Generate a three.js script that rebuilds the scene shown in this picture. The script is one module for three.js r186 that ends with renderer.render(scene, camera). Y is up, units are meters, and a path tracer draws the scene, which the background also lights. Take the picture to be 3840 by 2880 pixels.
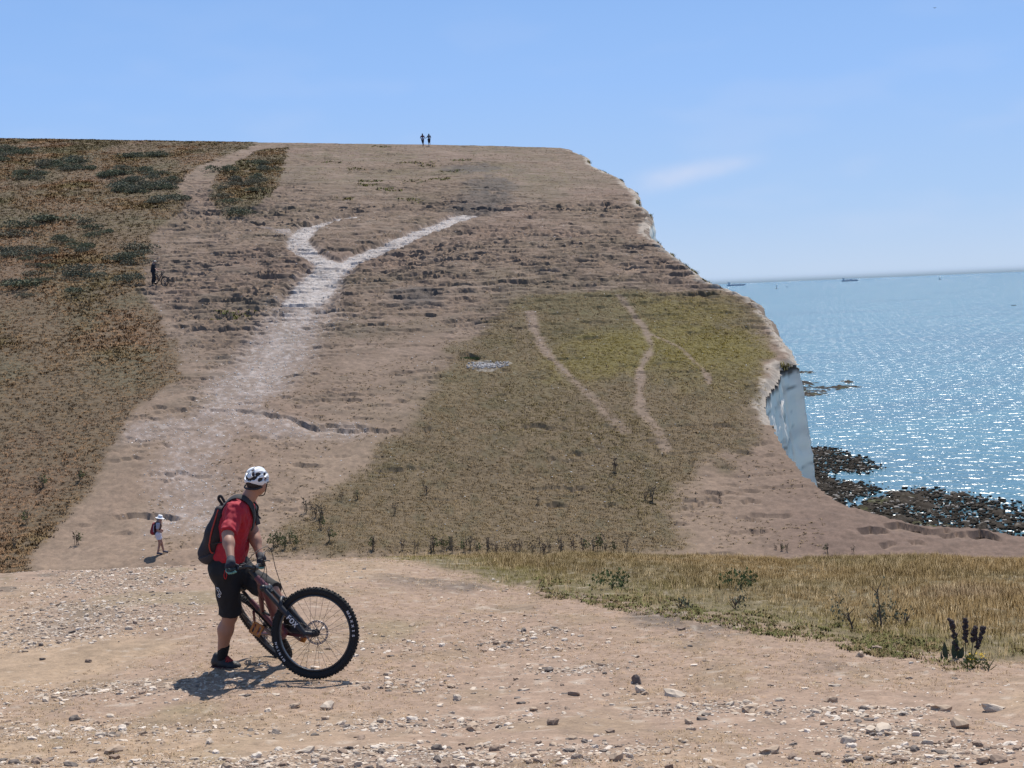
import * as THREE from 'three';
import { mergeGeometries } from 'three/addons/utils/BufferGeometryUtils.js';
import { ImprovedNoise } from 'three/addons/math/ImprovedNoise.js';
import { ConvexGeometry } from 'three/addons/geometries/ConvexGeometry.js';
import { TextGeometry } from 'three/addons/geometries/TextGeometry.js';
import { FontLoader } from 'three/addons/loaders/FontLoader.js';

// ------------------------------------------------------------------ camera, sky, sun, exposure
const EYE = 36;                                   // the viewpoint stands 36 m above the sea; y = 0 is sea level
const scene = new THREE.Scene();
const camera = new THREE.PerspectiveCamera(28.02, 4 / 3, 0.1, 80000);
camera.position.set(0, EYE, 0);
camera.rotation.order = 'YXZ';
camera.rotation.set(-Math.atan(351 / 5770), 0, -Math.atan(0.0415));
const renderer = new THREE.WebGLRenderer({ antialias: true });
renderer.toneMapping = THREE.LinearToneMapping;
renderer.toneMappingExposure = 1.12;
renderer.shadowMap.enabled = true;

const V = (x, y, z) => new THREE.Vector3(x, y, z);
const mix = (a, b, t) => a + (b - a) * t;
const clamp = (x, a = 0, b = 1) => Math.min(b, Math.max(a, x));
const smooth = (a, b, x) => { const t = clamp((x - a) / (b - a)); return t * t * (3 - 2 * t); };
function rngOf(seed) { let s = seed >>> 0; return () => { s = (s + 0x6D2B79F5) | 0; let t = Math.imul(s ^ (s >>> 15), 1 | s); t = (t + Math.imul(t ^ (t >>> 7), 61 | t)) ^ t; return ((t ^ (t >>> 14)) >>> 0) / 4294967296; }; }
function hash2(i, j) { let h = Math.imul(i, 374761393) + Math.imul(j, 668265263) | 0; h = Math.imul(h ^ (h >>> 13), 1274126177); return ((h ^ (h >>> 16)) >>> 0) / 4294967296; }
function vnoise(x, y) { const i = Math.floor(x), j = Math.floor(y); let u = x - i, v = y - j; u = u * u * (3 - 2 * u); v = v * v * (3 - 2 * v); return mix(mix(hash2(i, j), hash2(i + 1, j), u), mix(hash2(i, j + 1), hash2(i + 1, j + 1), u), v) * 2 - 1; }
function fbm(x, y, n = 4) { let s = 0, a = 0.5, t = 0; for (let k = 0; k < n; k++) { s += a * vnoise(x + k * 17.3, y - k * 9.1); t += a; a *= 0.5; x *= 2.03; y *= 2.03; } return s / t; }

// sun: ahead and to the right, 59 degrees high
const sunAz = 15 * Math.PI / 180, sunEl = 59 * Math.PI / 180;
const toSun = V(Math.sin(sunAz) * Math.cos(sunEl), Math.sin(sunEl), -Math.cos(sunAz) * Math.cos(sunEl));
const sun = new THREE.DirectionalLight(new THREE.Color().setRGB(1, 0.95, 0.87), 5.0);
sun.position.copy(toSun).multiplyScalar(400).add(V(0, EYE, -60));
sun.target.position.set(0, EYE, -60);
sun.castShadow = true;
sun.shadow.mapSize.set(4096, 4096);
Object.assign(sun.shadow.camera, { left: -160, right: 160, top: 200, bottom: -200, near: 1, far: 900 });
scene.add(sun, sun.target);

// clear summer sky with a wisp of cirrus over the sea
(function skyDome() {
  const w = 2048, h = 1024, data = new Float32Array(w * h * 4);
  const stops = [[0, 0.492, 0.605, 0.765], [0.05, 0.369, 0.540, 0.808], [0.13, 0.278, 0.471, 0.835], [0.19, 0.230, 0.417, 0.786], [0.4, 0.166, 0.294, 0.556], [0.8, 0.112, 0.203, 0.391], [1.6, 0.091, 0.161, 0.316]];
  for (let j = 0; j < h; j++) for (let i = 0; i < w; i++) {
    const el = (j / (h - 1) - 0.5) * Math.PI, az = ((i + 0.5) / w - 0.25) * 2 * Math.PI;   // az 0 = straight ahead (-z), growing to the right
    let a = az; if (a > Math.PI) a -= 2 * Math.PI;
    const o = (j * w + i) * 4, e = Math.max(0, el);
    let k = 0; while (k < stops.length - 2 && e > stops[k + 1][0]) k++;
    const A = stops[k], B = stops[k + 1], t = clamp((e - A[0]) / (B[0] - A[0]));
    let r = mix(A[1], B[1], t), g = mix(A[2], B[2], t), b = mix(A[3], B[3], t);
    const dir = V(Math.sin(a) * Math.cos(el), Math.sin(el), -Math.cos(a) * Math.cos(el)), c = Math.max(0, dir.dot(toSun));
    const glow = 0.22 * Math.pow(c, 12) + 0.05 * Math.pow(c, 3);
    r += glow; g += glow; b += glow * 0.9;
    // cirrus: a long thin feather and fainter streaks
    const u = (a - 0.122) / 0.052, vv = (el - 0.0705 - 0.10 * (a - 0.12)) / 0.0066;
    const low = el > -0.01 && el < 0.27, n = low && Math.abs(u) < 1 ? fbm(a * 160, el * 420, 4) : 0;
    const th = smooth(1, 0.2, Math.abs(u)) * smooth(1.3, 0.1, Math.abs(vv - 0.9 * (u - 0.2) * 0.4) / mix(1.6, 0.55, clamp(u * 0.5 + 0.5))) * (0.8 + 0.4 * n);
    const veil = !low ? 0 : 0.10 * smooth(0.0, 0.5, fbm(a * 14 + 3, el * 60, 4)) * smooth(0.26, 0.05, el) * smooth(0, 0.02, el);
    const m = clamp(th * 0.62 + veil);
    r = mix(r, 0.63, m); g = mix(g, 0.67, m); b = mix(b, 0.81, m);
    if (el < 0) { const q = smooth(-0.03, -0.3, el); r = mix(r, 0.16, q); g = mix(g, 0.24, q); b = mix(b, 0.3, q); }
    data[o] = r; data[o + 1] = g; data[o + 2] = b; data[o + 3] = 1;
  }
  const sky = new THREE.DataTexture(data, w, h, THREE.RGBAFormat, THREE.FloatType);
  sky.mapping = THREE.EquirectangularReflectionMapping; sky.magFilter = sky.minFilter = THREE.LinearFilter; sky.wrapS = THREE.RepeatWrapping; sky.needsUpdate = true;
  scene.background = sky; scene.environment = sky;
})();

// ------------------------------------------------------------------ helpers
const taken = {};
function numbered(n) { const k = taken[n] = (taken[n] ?? -1) + 1; return k ? n + '_' + String(k).padStart(3, '0') : n; }
function tag(o, label, category, group, kind) { o.userData.label = label; o.userData.category = category; if (group) o.userData.group = group; if (kind) o.userData.kind = kind; return o; }
function shade(o) { o.traverse((m) => { if (m.isMesh) { m.castShadow = true; m.receiveShadow = true; } }); return o; }
function top(o) { scene.add(shade(o)); return o; }
function thing(name, label, category, pos = [0, 0, 0], group) { const o = new THREE.Group(); o.name = numbered(name); o.position.set(...pos); tag(o, label, category, group); scene.add(o); return o; }
function part(name, geo, mat, parent) { const m = new THREE.Mesh(geo, mat); m.name = name; m.castShadow = m.receiveShadow = true; parent.add(m); return m; }
const C = (r, g, b) => new THREE.Color().setRGB(r, g, b);
const mat = (r, g, b, rough = 0.85, extra = {}) => new THREE.MeshStandardMaterial({ color: C(r, g, b), roughness: rough, ...extra });
function bare(g) { g = g.index ? g.toNonIndexed() : g; for (const k of Object.keys(g.attributes)) if (k !== 'position' && k !== 'normal') g.deleteAttribute(k); if (!g.attributes.normal) g.computeVertexNormals(); g.groups = []; return g; }
const mg = (list) => mergeGeometries(list.flat().map(bare));
function rod(a, b, ra, rb = ra, seg = 12, caps = true) {
  const d = b.clone().sub(a), L = d.length();
  const g = new THREE.CylinderGeometry(rb, ra, L, seg, 1, !caps); g.translate(0, L / 2, 0);
  g.applyQuaternion(new THREE.Quaternion().setFromUnitVectors(V(0, 1, 0), d.normalize())); g.translate(a.x, a.y, a.z); return g;
}
const ball = (p, r, sx = 1, sy = 1, sz = 1) => { const g = new THREE.SphereGeometry(r, 14, 10); g.scale(sx, sy, sz); g.translate(p.x, p.y, p.z); return g; };
const pipe = (pts, r, n = 24, s = 6, closed = false) => new THREE.TubeGeometry(new THREE.CatmullRomCurve3(pts, closed), n, r, s, closed);
const slab = (w, h, d, x = 0, y = 0, z = 0) => { const g = new THREE.BoxGeometry(w, h, d); g.translate(x, y, z); return g; };
const improved = new ImprovedNoise();
const n3 = (x, y, z) => improved.noise(x, y, z);

// distance fields, meshed by surface nets: limbs that join smoothly and taper
function bone(a, b, ra, rb) { const bx = b.x - a.x, by = b.y - a.y, bz = b.z - a.z, L = bx * bx + by * by + bz * bz || 1e-9; return (x, y, z) => { const px = x - a.x, py = y - a.y, pz = z - a.z, t = clamp((px * bx + py * by + pz * bz) / L); return Math.hypot(px - bx * t, py - by * t, pz - bz * t) - mix(ra, rb, t); }; }
const smin = (a, b, k) => { const h = Math.max(k - Math.abs(a - b), 0) / k; return Math.min(a, b) - h * h * k * 0.25; };
function blend(list, k) { return (x, y, z) => { let d = 1e3; for (const f of list) d = smin(d, f(x, y, z), k); return d; }; }
function egg(c, rx, ry, rz, q) { const iq = q?.clone().invert(), v = V(); const m = Math.min(rx, ry, rz); return (x, y, z) => { v.set(x - c.x, y - c.y, z - c.z); if (iq) v.applyQuaternion(iq); return (Math.hypot(v.x / rx, v.y / ry, v.z / rz) - 1) * m; }; }
const under = (p, n) => (x, y, z) => (x - p.x) * n.x + (y - p.y) * n.y + (z - p.z) * n.z;   // keeps the side that n points away from
function nets(f, lo, hi, c) {
  const nx = Math.ceil((hi.x - lo.x) / c) + 1, ny = Math.ceil((hi.y - lo.y) / c) + 1, nz = Math.ceil((hi.z - lo.z) / c) + 1;
  const val = new Float32Array(nx * ny * nz), at = (i, j, k) => (k * ny + j) * nx + i;
  for (let k = 0; k < nz; k++) for (let j = 0; j < ny; j++) for (let i = 0; i < nx; i++) val[at(i, j, k)] = f(lo.x + i * c, lo.y + j * c, lo.z + k * c);
  const vid = new Int32Array(nx * ny * nz).fill(-1), pos = [], idx = [];
  const E = [[0, 1], [2, 3], [4, 5], [6, 7], [0, 2], [1, 3], [4, 6], [5, 7], [0, 4], [1, 5], [2, 6], [3, 7]];
  const v = new Float32Array(8);
  for (let k = 0; k < nz - 1; k++) for (let j = 0; j < ny - 1; j++) for (let i = 0; i < nx - 1; i++) {
    let m = 0; for (let q = 0; q < 8; q++) { v[q] = val[at(i + (q & 1), j + ((q >> 1) & 1), k + (q >> 2))]; if (v[q] < 0) m |= 1 << q; }
    if (m === 0 || m === 255) continue;
    let x = 0, y = 0, z = 0, n = 0;
    for (const [a, b] of E) if ((v[a] < 0) !== (v[b] < 0)) { const t = v[a] / (v[a] - v[b]); x += mix(a & 1, b & 1, t); y += mix((a >> 1) & 1, (b >> 1) & 1, t); z += mix(a >> 2, b >> 2, t); n++; }
    vid[at(i, j, k)] = pos.length / 3; pos.push(lo.x + (i + x / n) * c, lo.y + (j + y / n) * c, lo.z + (k + z / n) * c);
  }
  const quad = (a, b, cc, d, flip) => { if (a < 0 || b < 0 || cc < 0 || d < 0) return; if (flip) idx.push(a, cc, b, a, d, cc); else idx.push(a, b, cc, a, cc, d); };
  for (let k = 1; k < nz - 1; k++) for (let j = 1; j < ny - 1; j++) for (let i = 1; i < nx - 1; i++) {
    const s = val[at(i, j, k)] < 0;
    if (s !== (val[at(i + 1, j, k)] < 0)) quad(vid[at(i, j - 1, k - 1)], vid[at(i, j, k - 1)], vid[at(i, j, k)], vid[at(i, j - 1, k)], !s);
    if (s !== (val[at(i, j + 1, k)] < 0)) quad(vid[at(i - 1, j, k - 1)], vid[at(i - 1, j, k)], vid[at(i, j, k)], vid[at(i, j, k - 1)], !s);
    if (s !== (val[at(i, j, k + 1)] < 0)) quad(vid[at(i - 1, j - 1, k)], vid[at(i, j - 1, k)], vid[at(i, j, k)], vid[at(i - 1, j, k)], !s);
  }
  const nor = new Float32Array(pos.length), e = c * 0.5;
  for (let q = 0; q < pos.length; q += 3) { const x = pos[q], y = pos[q + 1], z = pos[q + 2]; const gx = f(x + e, y, z) - f(x - e, y, z), gy = f(x, y + e, z) - f(x, y - e, z), gz = f(x, y, z + e) - f(x, y, z - e), L = Math.hypot(gx, gy, gz) || 1; nor[q] = gx / L; nor[q + 1] = gy / L; nor[q + 2] = gz / L; }
  const g = new THREE.BufferGeometry(); g.setAttribute('position', new THREE.Float32BufferAttribute(pos, 3)); g.setAttribute('normal', new THREE.BufferAttribute(nor, 3)); g.setIndex(idx); return g;
}
function noiseTexture(size, fn, srgb = false) {
  const d = new Uint8Array(size * size * 4);
  for (let j = 0; j < size; j++) for (let i = 0; i < size; i++) { const c = fn(i / size, j / size), o = (j * size + i) * 4; d[o] = clamp(c[0]) * 255; d[o + 1] = clamp(c[1]) * 255; d[o + 2] = clamp(c[2]) * 255; d[o + 3] = 255; }
  const t = new THREE.DataTexture(d, size, size); t.wrapS = t.wrapT = THREE.RepeatWrapping; t.magFilter = THREE.LinearFilter; t.minFilter = THREE.LinearMipmapLinearFilter; t.generateMipmaps = true; if (srgb) t.colorSpace = THREE.SRGBColorSpace; t.needsUpdate = true; return t;
}
// value noise that repeats after `per` cells
function tnoise(x, y, per) { const i = Math.floor(x), j = Math.floor(y); let u = x - i, v = y - j; u = u * u * (3 - 2 * u); v = v * v * (3 - 2 * v); const m = (q) => ((q % per) + per) % per; return mix(mix(hash2(m(i), m(j)), hash2(m(i + 1), m(j)), u), mix(hash2(m(i), m(j + 1)), hash2(m(i + 1), m(j + 1)), u), v) * 2 - 1; }

// ------------------------------------------------------------------ the land: surveyed plan positions are [x, depth], depth = metres ahead of the viewpoint
const KD = [-20,0,8,11,12.8,13.7,18,22,26,32,40,48,55,60,64,70,76,84,95,112,130,155,182,210,222,240,260,330,420], KH = [0.3,-1.55,-2.55,-2.97,-3.15,-3.225,-3.5,-3.8,-4.55,-6.3,-8.9,-10.7,-11.3,-11.1,-10.55,-9.45,-7.9,-5.7,-3.1,1.2,5,9.9,14.9,19.6,21.4,22.4,22.2,16,0], COAST = [[60,-30],[40,0],[30,30],[24,50],[21.8,58],[20.61,62.23],[19.68,62.87],[18.24,63.58],[16.51,64.36],[15.41,65.6],[14.56,66.82],[14.07,67.8],[13.74,69.64],[13.67,70.48],[13.42,71.11],[13.33,72.5],[13.12,74.73],[13.13,75.99],[13.09,76.81],[13.27,78.15],[13.37,79.71],[13.34,80.95],[13.5,82.27],[13.96,83.42],[14.86,85.5],[15.39,87.62],[16.03,88.16],[16.62,88.48],[16.66,89.83],[16.84,92.27],[16.83,95.45],[17.0,97.16],[17.05,99.51],[16.68,100.7],[17.03,101.89],[17.06,103.15],[16.69,104.78],[15.79,106.94],[15.16,108.29],[14.49,109.71],[13.85,114.05],[13.45,116.55],[13.26,118.05],[12.78,122.03],[12.69,125.68],[12.2,129.03],[12.47,134.29],[13.36,140.15],[13.83,144.34],[13.56,148.0],[13.07,149.89],[13.87,157.24],[14.12,161.72],[13.37,167.69],[13.47,171.38],[12.87,178.27],[11.61,188.7],[10.98,193.86],[11.52,204.66],[10.6,210],[9.4,217],[7.2,226],[3,240],[-8,270],[-30,315]], LEFT_GRASS = [[-20.79,64.87],[-20.3,71.08],[-20.23,74.3],[-20.49,79.17],[-20.83,83.03],[-20.24,85.62],[-19.08,89.53],[-19.75,92.94],[-21.37,97.71],[-23.54,103.99],[-25.9,109.74],[-26.73,113.03],[-28.67,124.06],[-30.1,132.64],[-30.48,141.08],[-30.21,145.81],[-31.97,154.66],[-34.27,164.78],[-34.98,174.25],[-34.71,185.99],[-33.4,201.67],[-36,232],[-45,260],[-140,260],[-140,58],[-19.6,62]], BUSH_ISLAND = [[-28.73,209.48],[-23.84,165.2],[-23.72,154.67],[-24.01,143.15],[-25.61,142.42],[-28.63,150.95],[-30.92,162.73],[-32.02,174.48],[-31.85,188.06],[-32.2,202.82],[-31.28,208.43]], RIGHT_GRASS = [[-10.31,63.73],[-10.05,66.81],[-8.99,69.82],[-7.69,73.02],[-6.56,77.02],[-5.19,79.06],[-4.73,84.75],[-4.35,90.47],[-3.18,94.45],[-1.04,100.34],[1.7,105.4],[7.3,107.02],[14.65,106.6],[16.4,101.68],[16.11,91.99],[14.31,85.36],[12.77,79.43],[11.35,75.82],[9.68,72.52],[7.65,70.34],[6.41,67.97],[6.78,65.03],[7.32,62.18],[4.91,61.99]];
const CHALK = [{"w":1.0,"dep":0.3,"p":[[-14.35,142.75],[-16.23,139.61],[-17.46,135.91],[-17.59,130.4],[-16.51,125.27],[-15.11,121.63],[-13.76,118.77]]},{"w":1.1,"dep":0.3,"p":[[-3.54,143.15],[-6.01,136.67],[-7.68,132.35],[-9.16,127.09],[-10.64,123.5],[-11.83,120.18],[-13.18,117.16]]},{"w":1.7,"dep":0.3,"p":[[-13.34,118.73],[-13.78,113.41],[-13.98,110.05],[-14.19,107.08]]},{"w":1.9,"dep":0.08,"p":[[-14.19,107.08],[-14.08,101.75],[-14.24,96.34],[-14.42,91.73],[-15.02,87.46]]},{"w":1.3,"dep":0.05,"p":[[-15.02,87.46],[-15.68,84.18],[-15.98,80.93],[-16.14,78.01],[-16.07,75.55],[-15.04,72.15],[-14.81,68.43]]},{"w":1.2,"dep":0.05,"p":[[-16.13,79.45],[-17.85,81.13],[-19.12,80.5]]},{"w":0.9,"dep":0.02,"p":[[-14.79,83.21],[-13.03,81.01],[-10.76,79.64],[-8.8,79.43]]},{"w":0.6,"dep":0.04,"p":[[-21.01,136.14],[-19.4,134.61],[-17.64,131.73]]}], TRAILS = [{"w":0.4,"p":[[1.43,102.01],[1.51,98.17],[2.01,92.6],[3.45,86.21],[4.95,80.27],[5.59,77.92]]},{"w":0.36,"p":[[7.55,105.5],[8.51,96.72],[8.49,92.38],[7.29,87.31],[6.72,81.27],[7.39,76.99],[7.41,74.81]]},{"w":0.26,"p":[[8.72,95.45],[10.23,91.54],[10.95,86.31],[10.89,84.79]]},{"w":1.5,"p":[[-28.63,144.13],[-30.77,154.66],[-33.99,164.79],[-34.59,176.96],[-34.36,189.46],[-33.6,203.97]]},{"w":0.5,"p":[[-25.97,110.51],[-23.97,106.0],[-21.09,98.85],[-19.7,93.5]]},{"w":0.4,"p":[[-22.09,105.81],[-20.33,99.36],[-19.04,93.43]]}], SCARPS = [{"h":0.26,"L":1.4,"p":[[-15.16,83.68],[-13.89,82.99],[-12.33,82.12],[-11.22,81.21],[-10.14,80.32],[-8.69,79.8],[-7.03,79.77],[-5.75,79.27]]},{"h":0.22,"L":1.2,"p":[[-10.39,80.66],[-9.46,80.56],[-8.31,80.13],[-7.61,80.14]]},{"h":0.25,"L":1.5,"p":[[-4.65,79.3],[-4.24,79.48]]},{"h":0.5,"L":1.2,"p":[[-21.51,137.92],[-18.91,138.07],[-16.48,139.78],[-15.44,141.32]]},{"h":0.3,"L":1,"p":[[-15.43,143.63],[-14.46,143.93],[-12.99,144.04]]},{"h":0.55,"L":1.4,"p":[[-14.61,125.09],[-13.68,124.04],[-12.17,123.89],[-11.29,125.76]]},{"h":0.5,"L":1.2,"p":[[-11.25,129.89],[-10.06,130.6],[-8.81,132.15]]},{"h":0.45,"L":1.1,"p":[[-9.12,133.6],[-7.82,135.27],[-6.92,135.96]]},{"h":0.4,"L":1.2,"p":[[-13.43,131.68],[-12.2,131.86],[-10.66,132.58]]},{"h":0.45,"L":1.1,"p":[[-10.9,121.43],[-10.12,122.27],[-8.86,122.38]]},{"h":0.35,"L":1,"p":[[-10.25,136.64],[-8.88,137.47],[-7.21,137.06]]},{"h":0.3,"L":0.9,"p":[[-20.61,135.83],[-19.08,135.73],[-17.32,134.75]]},{"h":0.45,"L":1.4,"p":[[4.46,123.58],[5.46,125.6],[6.48,124.44]]},{"h":0.35,"L":1.1,"p":[[8.87,122.15],[10.17,122.54],[11.33,121.4],[12.51,120.66]]},{"h":0.35,"L":1,"p":[[2.87,115.97],[3.81,116.93],[5.14,117.11]]},{"h":0.3,"L":1,"p":[[6.12,118.34],[6.95,118.48],[7.48,117.3]]},{"h":0.28,"L":1,"p":[[-0.07,111.48],[1.11,112.9],[2.48,112.75]]},{"h":0.35,"L":1,"p":[[-13.28,117.17],[-12.38,117.28],[-11.46,115.98]]},{"h":0.3,"L":0.9,"p":[[-15.77,118.46],[-15.03,117.36],[-14.32,116.49]]},{"h":0.35,"L":1.2,"p":[[-17.15,116.59],[-16.18,116.88],[-14.66,117.73]]},{"h":0.25,"L":1.2,"p":[[-12.98,113.33],[-11.99,113.22],[-9.95,112.11]]},{"h":0.25,"L":1.2,"p":[[-13.23,108.44],[-12.17,109.08],[-9.82,108.08]]},{"h":0.2,"L":1.2,"p":[[-19.49,83.52],[-18.54,83.84],[-17.43,84.16],[-16.43,84.27]]},{"h":0.3,"L":1,"p":[[-19.83,84.43],[-19.43,84.61],[-18.94,84.37]]},{"h":0.25,"L":0.9,"p":[[-18.34,85.78],[-17.99,85.93],[-17.67,85.8]]},{"h":0.3,"L":1.2,"p":[[1.34,69.13],[1.83,69.25],[2.3,68.98]]},{"h":0.25,"L":1,"p":[[3.9,68.64],[4.22,68.81],[4.5,68.64]]},{"h":0.32,"L":1.3,"p":[[7.78,67.98],[8.5,68.5],[9.2,68.2]]},{"h":0.3,"L":1,"p":[[9.92,68.04],[10.37,68.2],[10.83,67.99]]},{"h":0.22,"L":1.2,"p":[[9.18,66.24],[9.55,66.04],[10.43,65.78]]},{"h":0.22,"L":1,"p":[[10.05,66.23],[10.85,66.2],[11.86,66.03]]},{"h":0.4,"L":1.4,"p":[[14.13,63.63],[14.68,63.84],[15.41,63.6]]},{"h":0.35,"L":1.6,"p":[[15.36,64.33],[16.25,64.28],[17.05,63.53],[17.91,63.41]]},{"h":0.3,"L":1.2,"p":[[17.35,63.0],[17.79,63.01],[18.37,62.73]]},{"h":0.35,"L":1.2,"p":[[18.42,62.72],[19.04,62.78],[19.55,62.3]]},{"h":0.2,"L":1,"p":[[8.82,64.22],[9.58,64.02],[10.49,64.11]]},{"h":0.22,"L":1,"p":[[14.64,62.08],[15.01,62.03],[15.37,61.95]]},{"h":0.2,"L":1,"p":[[15.88,62.02],[16.21,62.05],[16.51,61.94]]},{"h":0.3,"L":1.2,"p":[[0.39,79.22],[1.15,79.29],[2.11,79.04]]},{"h":0.2,"L":1,"p":[[2.23,78.73],[2.51,78.85],[2.78,78.67]]},{"h":0.22,"L":1,"p":[[4.43,78.87],[4.71,78.95],[4.98,78.85]]},{"h":0.25,"L":1,"p":[[2.35,75.35],[2.82,75.59],[3.26,75.19]]},{"h":0.2,"L":0.9,"p":[[1.47,74.75],[1.74,74.86],[1.99,74.69]]},{"h":0.2,"L":1,"p":[[3.9,75.97],[4.17,76.09],[4.44,76.06]]},{"h":0.2,"L":1,"p":[[6.39,76.36],[6.68,76.62],[7.07,76.58]]},{"h":0.22,"L":1,"p":[[9.88,78.02],[10.49,78.07],[11.21,77.88]]},{"h":0.25,"L":0.9,"p":[[0.92,86.94],[1.52,87.08],[2.2,86.89]]},{"h":0.25,"L":1,"p":[[4.09,95.52],[4.76,95.68],[5.66,95.45]]},{"h":0.25,"L":1,"p":[[-6.57,83.59],[-6.22,83.82],[-5.7,83.58]]},{"h":0.2,"L":0.9,"p":[[-7.68,86.82],[-7.47,87.05],[-7.2,86.81]]},{"h":0.22,"L":1,"p":[[2.41,71.28],[2.79,71.37],[3.28,71.18]]},{"h":0.2,"L":1,"p":[[4.12,70.81],[4.43,70.78],[4.59,70.55]]},{"h":0.3,"L":1.2,"p":[[-18.39,69.87],[-17.36,70.16],[-16.37,70.12],[-15.27,69.51]]},{"h":0.15,"L":1.2,"p":[[-18.14,67.86],[-17.69,67.97],[-17.09,67.94]]},{"h":0.16,"L":1.2,"p":[[-18.59,74.46],[-17.9,74.89],[-16.34,74.9],[-14.69,74.46]]},{"h":0.4,"L":1.3,"p":[[-3.21,92.19],[-2.58,92.7],[-1.84,91.9]]}], PATCHES = [[12.24,90.07,7],[11.73,93.19,5],[7.04,93.18,5],[12.06,100.82,5],[4.38,89.35,4]], DARK_SOIL = [[-1.4,166.48,3,9],[-1.89,154.84,3.4,7],[-2.85,146.79,3,5],[-3.98,183.22,4,6],[-6.4,106.98,2,3]], MEADOW = [[-1.96,22.12],[-1.45,21.41],[-0.87,19.98],[-0.33,19.02],[0.16,18.37],[0.51,17.35],[0.93,17.26],[1.22,16.35],[1.51,15.83],[1.94,15.31],[2.24,14.46],[2.55,13.99],[2.8,13.29],[3.11,12.96],[3.39,12.56],[3.55,11.92],[3.92,11.89],[12,10],[26,20],[26,46],[-3,40],[-2.5,27]], LEFT_TUFT_GRASS = [[-21.81,64.15],[-21.26,63.81],[-7.43,22.52],[-6.95,20.93],[-7.04,20.64]];
const SPOTS = {"bugloss":[3.57,12.26],"mullein":[3.45,12.29],"ragwort":[3.51,11.78],"tall_stalk":[3.41,14.22],"stalk2":[3.01,14.24],"stalk3":[2.22,15.69],"stalk4":[1.73,15.82],"stalk5":[3.58,14.26],"green1":[1.06,17.86],"green2":[2.5,17.45],"stalk6":[3.35,14.33],"walker":[-15.16,64.4],"cyclist":[-25.87,112.94],"runner1":[-11.03,216.02],"runner2":[-10.17,216.73]}, STONE_BEDS = [[-4.91,17.25,1.0,1.2,2.2],[-4.76,15.9,0.7,0.7,2.2],[-5.85,21.6,0.8,2,1.5],[-5.06,19.95,0.8,1.5,1.3],[-18.72,63.12,0.7,1.5,1.4],[-4.98,15.45,0.5,0.6,1.4],[-3.31,12.44,1,0.5,1.4],[-2.77,12.44,1,0.35,1],[-3.27,10.48,1,0.5,1.8],[-2.29,8.79,1.4,0.4,3],[-0.86,10.3,0.9,0.4,1.5],[-1.01,8.48,1,0.4,2.8],[-0.15,14.41,0.35,0.4,1.6],[-0.26,15.48,0.5,0.5,0.7],[0.48,12.56,0.4,0.2,2.6],[1.15,10.36,0.35,0.25,2.4],[1.37,10.36,0.3,0.2,2],[2.14,9.91,0.45,0.3,3],[2.11,9.04,0.4,0.25,2.6],[0.34,8.59,0.5,0.25,2.2],[2.16,8.04,0.5,0.2,2.6],[2.02,8.08,0.4,0.25,2.2],[2.43,8.24,0.3,0.3,2],[-0.99,12.12,0.5,0.3,1.3],[0.31,14.71,0.3,0.25,1.6],[0.27,13.95,0.25,0.25,1.8],[-1.68,8.83,0.9,0.3,2.2],[-0.6,9.05,0.7,0.35,1.2],[-4.11,16.83,0.5,0.6,0.9],[-13.9,63.84,0.4,1,1.4],[-3.65,15.96,0.5,0.4,0.8],[-1.02,14.15,0.6,0.5,0.5]], BIG_STONES = [[0.87,11.76,0.14,2],[1.09,11.07,0.2,0],[0.89,11.23,0.12,1],[0.87,11.39,0.15,0],[1.49,10.12,0.2,1],[0.52,9.34,0.12,3],[0.17,9.85,0.13,3],[1.34,8.35,0.14,1],[1.17,7.91,0.13,0],[0.49,8.3,0.13,1],[0.2,12.6,0.14,2],[1.5,14.31,0.14,3],[2.14,10.57,0.14,1],[2.11,8.95,0.2,0],[2.05,9.0,0.15,0],[2.57,9.0,0.19,1],[2.34,7.74,0.15,1],[2.4,7.7,0.16,3],[1.85,8.73,0.13,0],[3.06,9.92,0.18,0],[3.01,12.94,0.17,3],[2.77,12.51,0.13,1],[-0.35,10.09,0.18,1],[-1.72,11.29,0.17,1],[-1.45,11.17,0.17,0],[-1.33,9.08,0.14,0],[-0.58,11.96,0.12,1],[-0.51,11.35,0.12,0],[-2.58,9.46,0.17,1],[-4.52,14.3,0.1,2],[-4.04,14.12,0.09,3],[-1.11,15.41,0.12,1],[0.06,10.74,0.13,1],[-0.25,14.37,0.1,3],[2.73,9.97,0.17,1],[2.25,8.96,0.1,2]], CHALK_SPOIL = [-1.36,89.98], GREEN_HOLE = [-2.32,91.96];
const profile = (() => {
  const n = KD.length, h = [], s = [], m = [];
  for (let i = 0; i < n - 1; i++) { h.push(KD[i + 1] - KD[i]); s.push((KH[i + 1] - KH[i]) / h[i]); }
  m.push(s[0]); for (let i = 1; i < n - 1; i++) m.push(s[i - 1] * s[i] <= 0 ? 0 : 2 * s[i - 1] * s[i] / (s[i - 1] + s[i])); m.push(s[n - 2]);
  return (x) => { let i = 0; while (i < n - 2 && x > KD[i + 1]) i++; const t = (x - KD[i]) / h[i]; return KH[i] * (1 + 2 * t) * (1 - t) ** 2 + h[i] * m[i] * t * (1 - t) ** 2 + KH[i + 1] * t * t * (3 - 2 * t) + h[i] * m[i + 1] * t * t * (t - 1); };
})();
function baseH(x, d) {
  return profile(d) - 0.055 * (x + 13) * smooth(60, 200, d) - 0.015 * Math.max(0, x + 4) * smooth(90, 210, d) - 0.048 * Math.max(0, x + 2) * smooth(13, 24, d) * (1 - smooth(40, 58, d));
}
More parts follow.
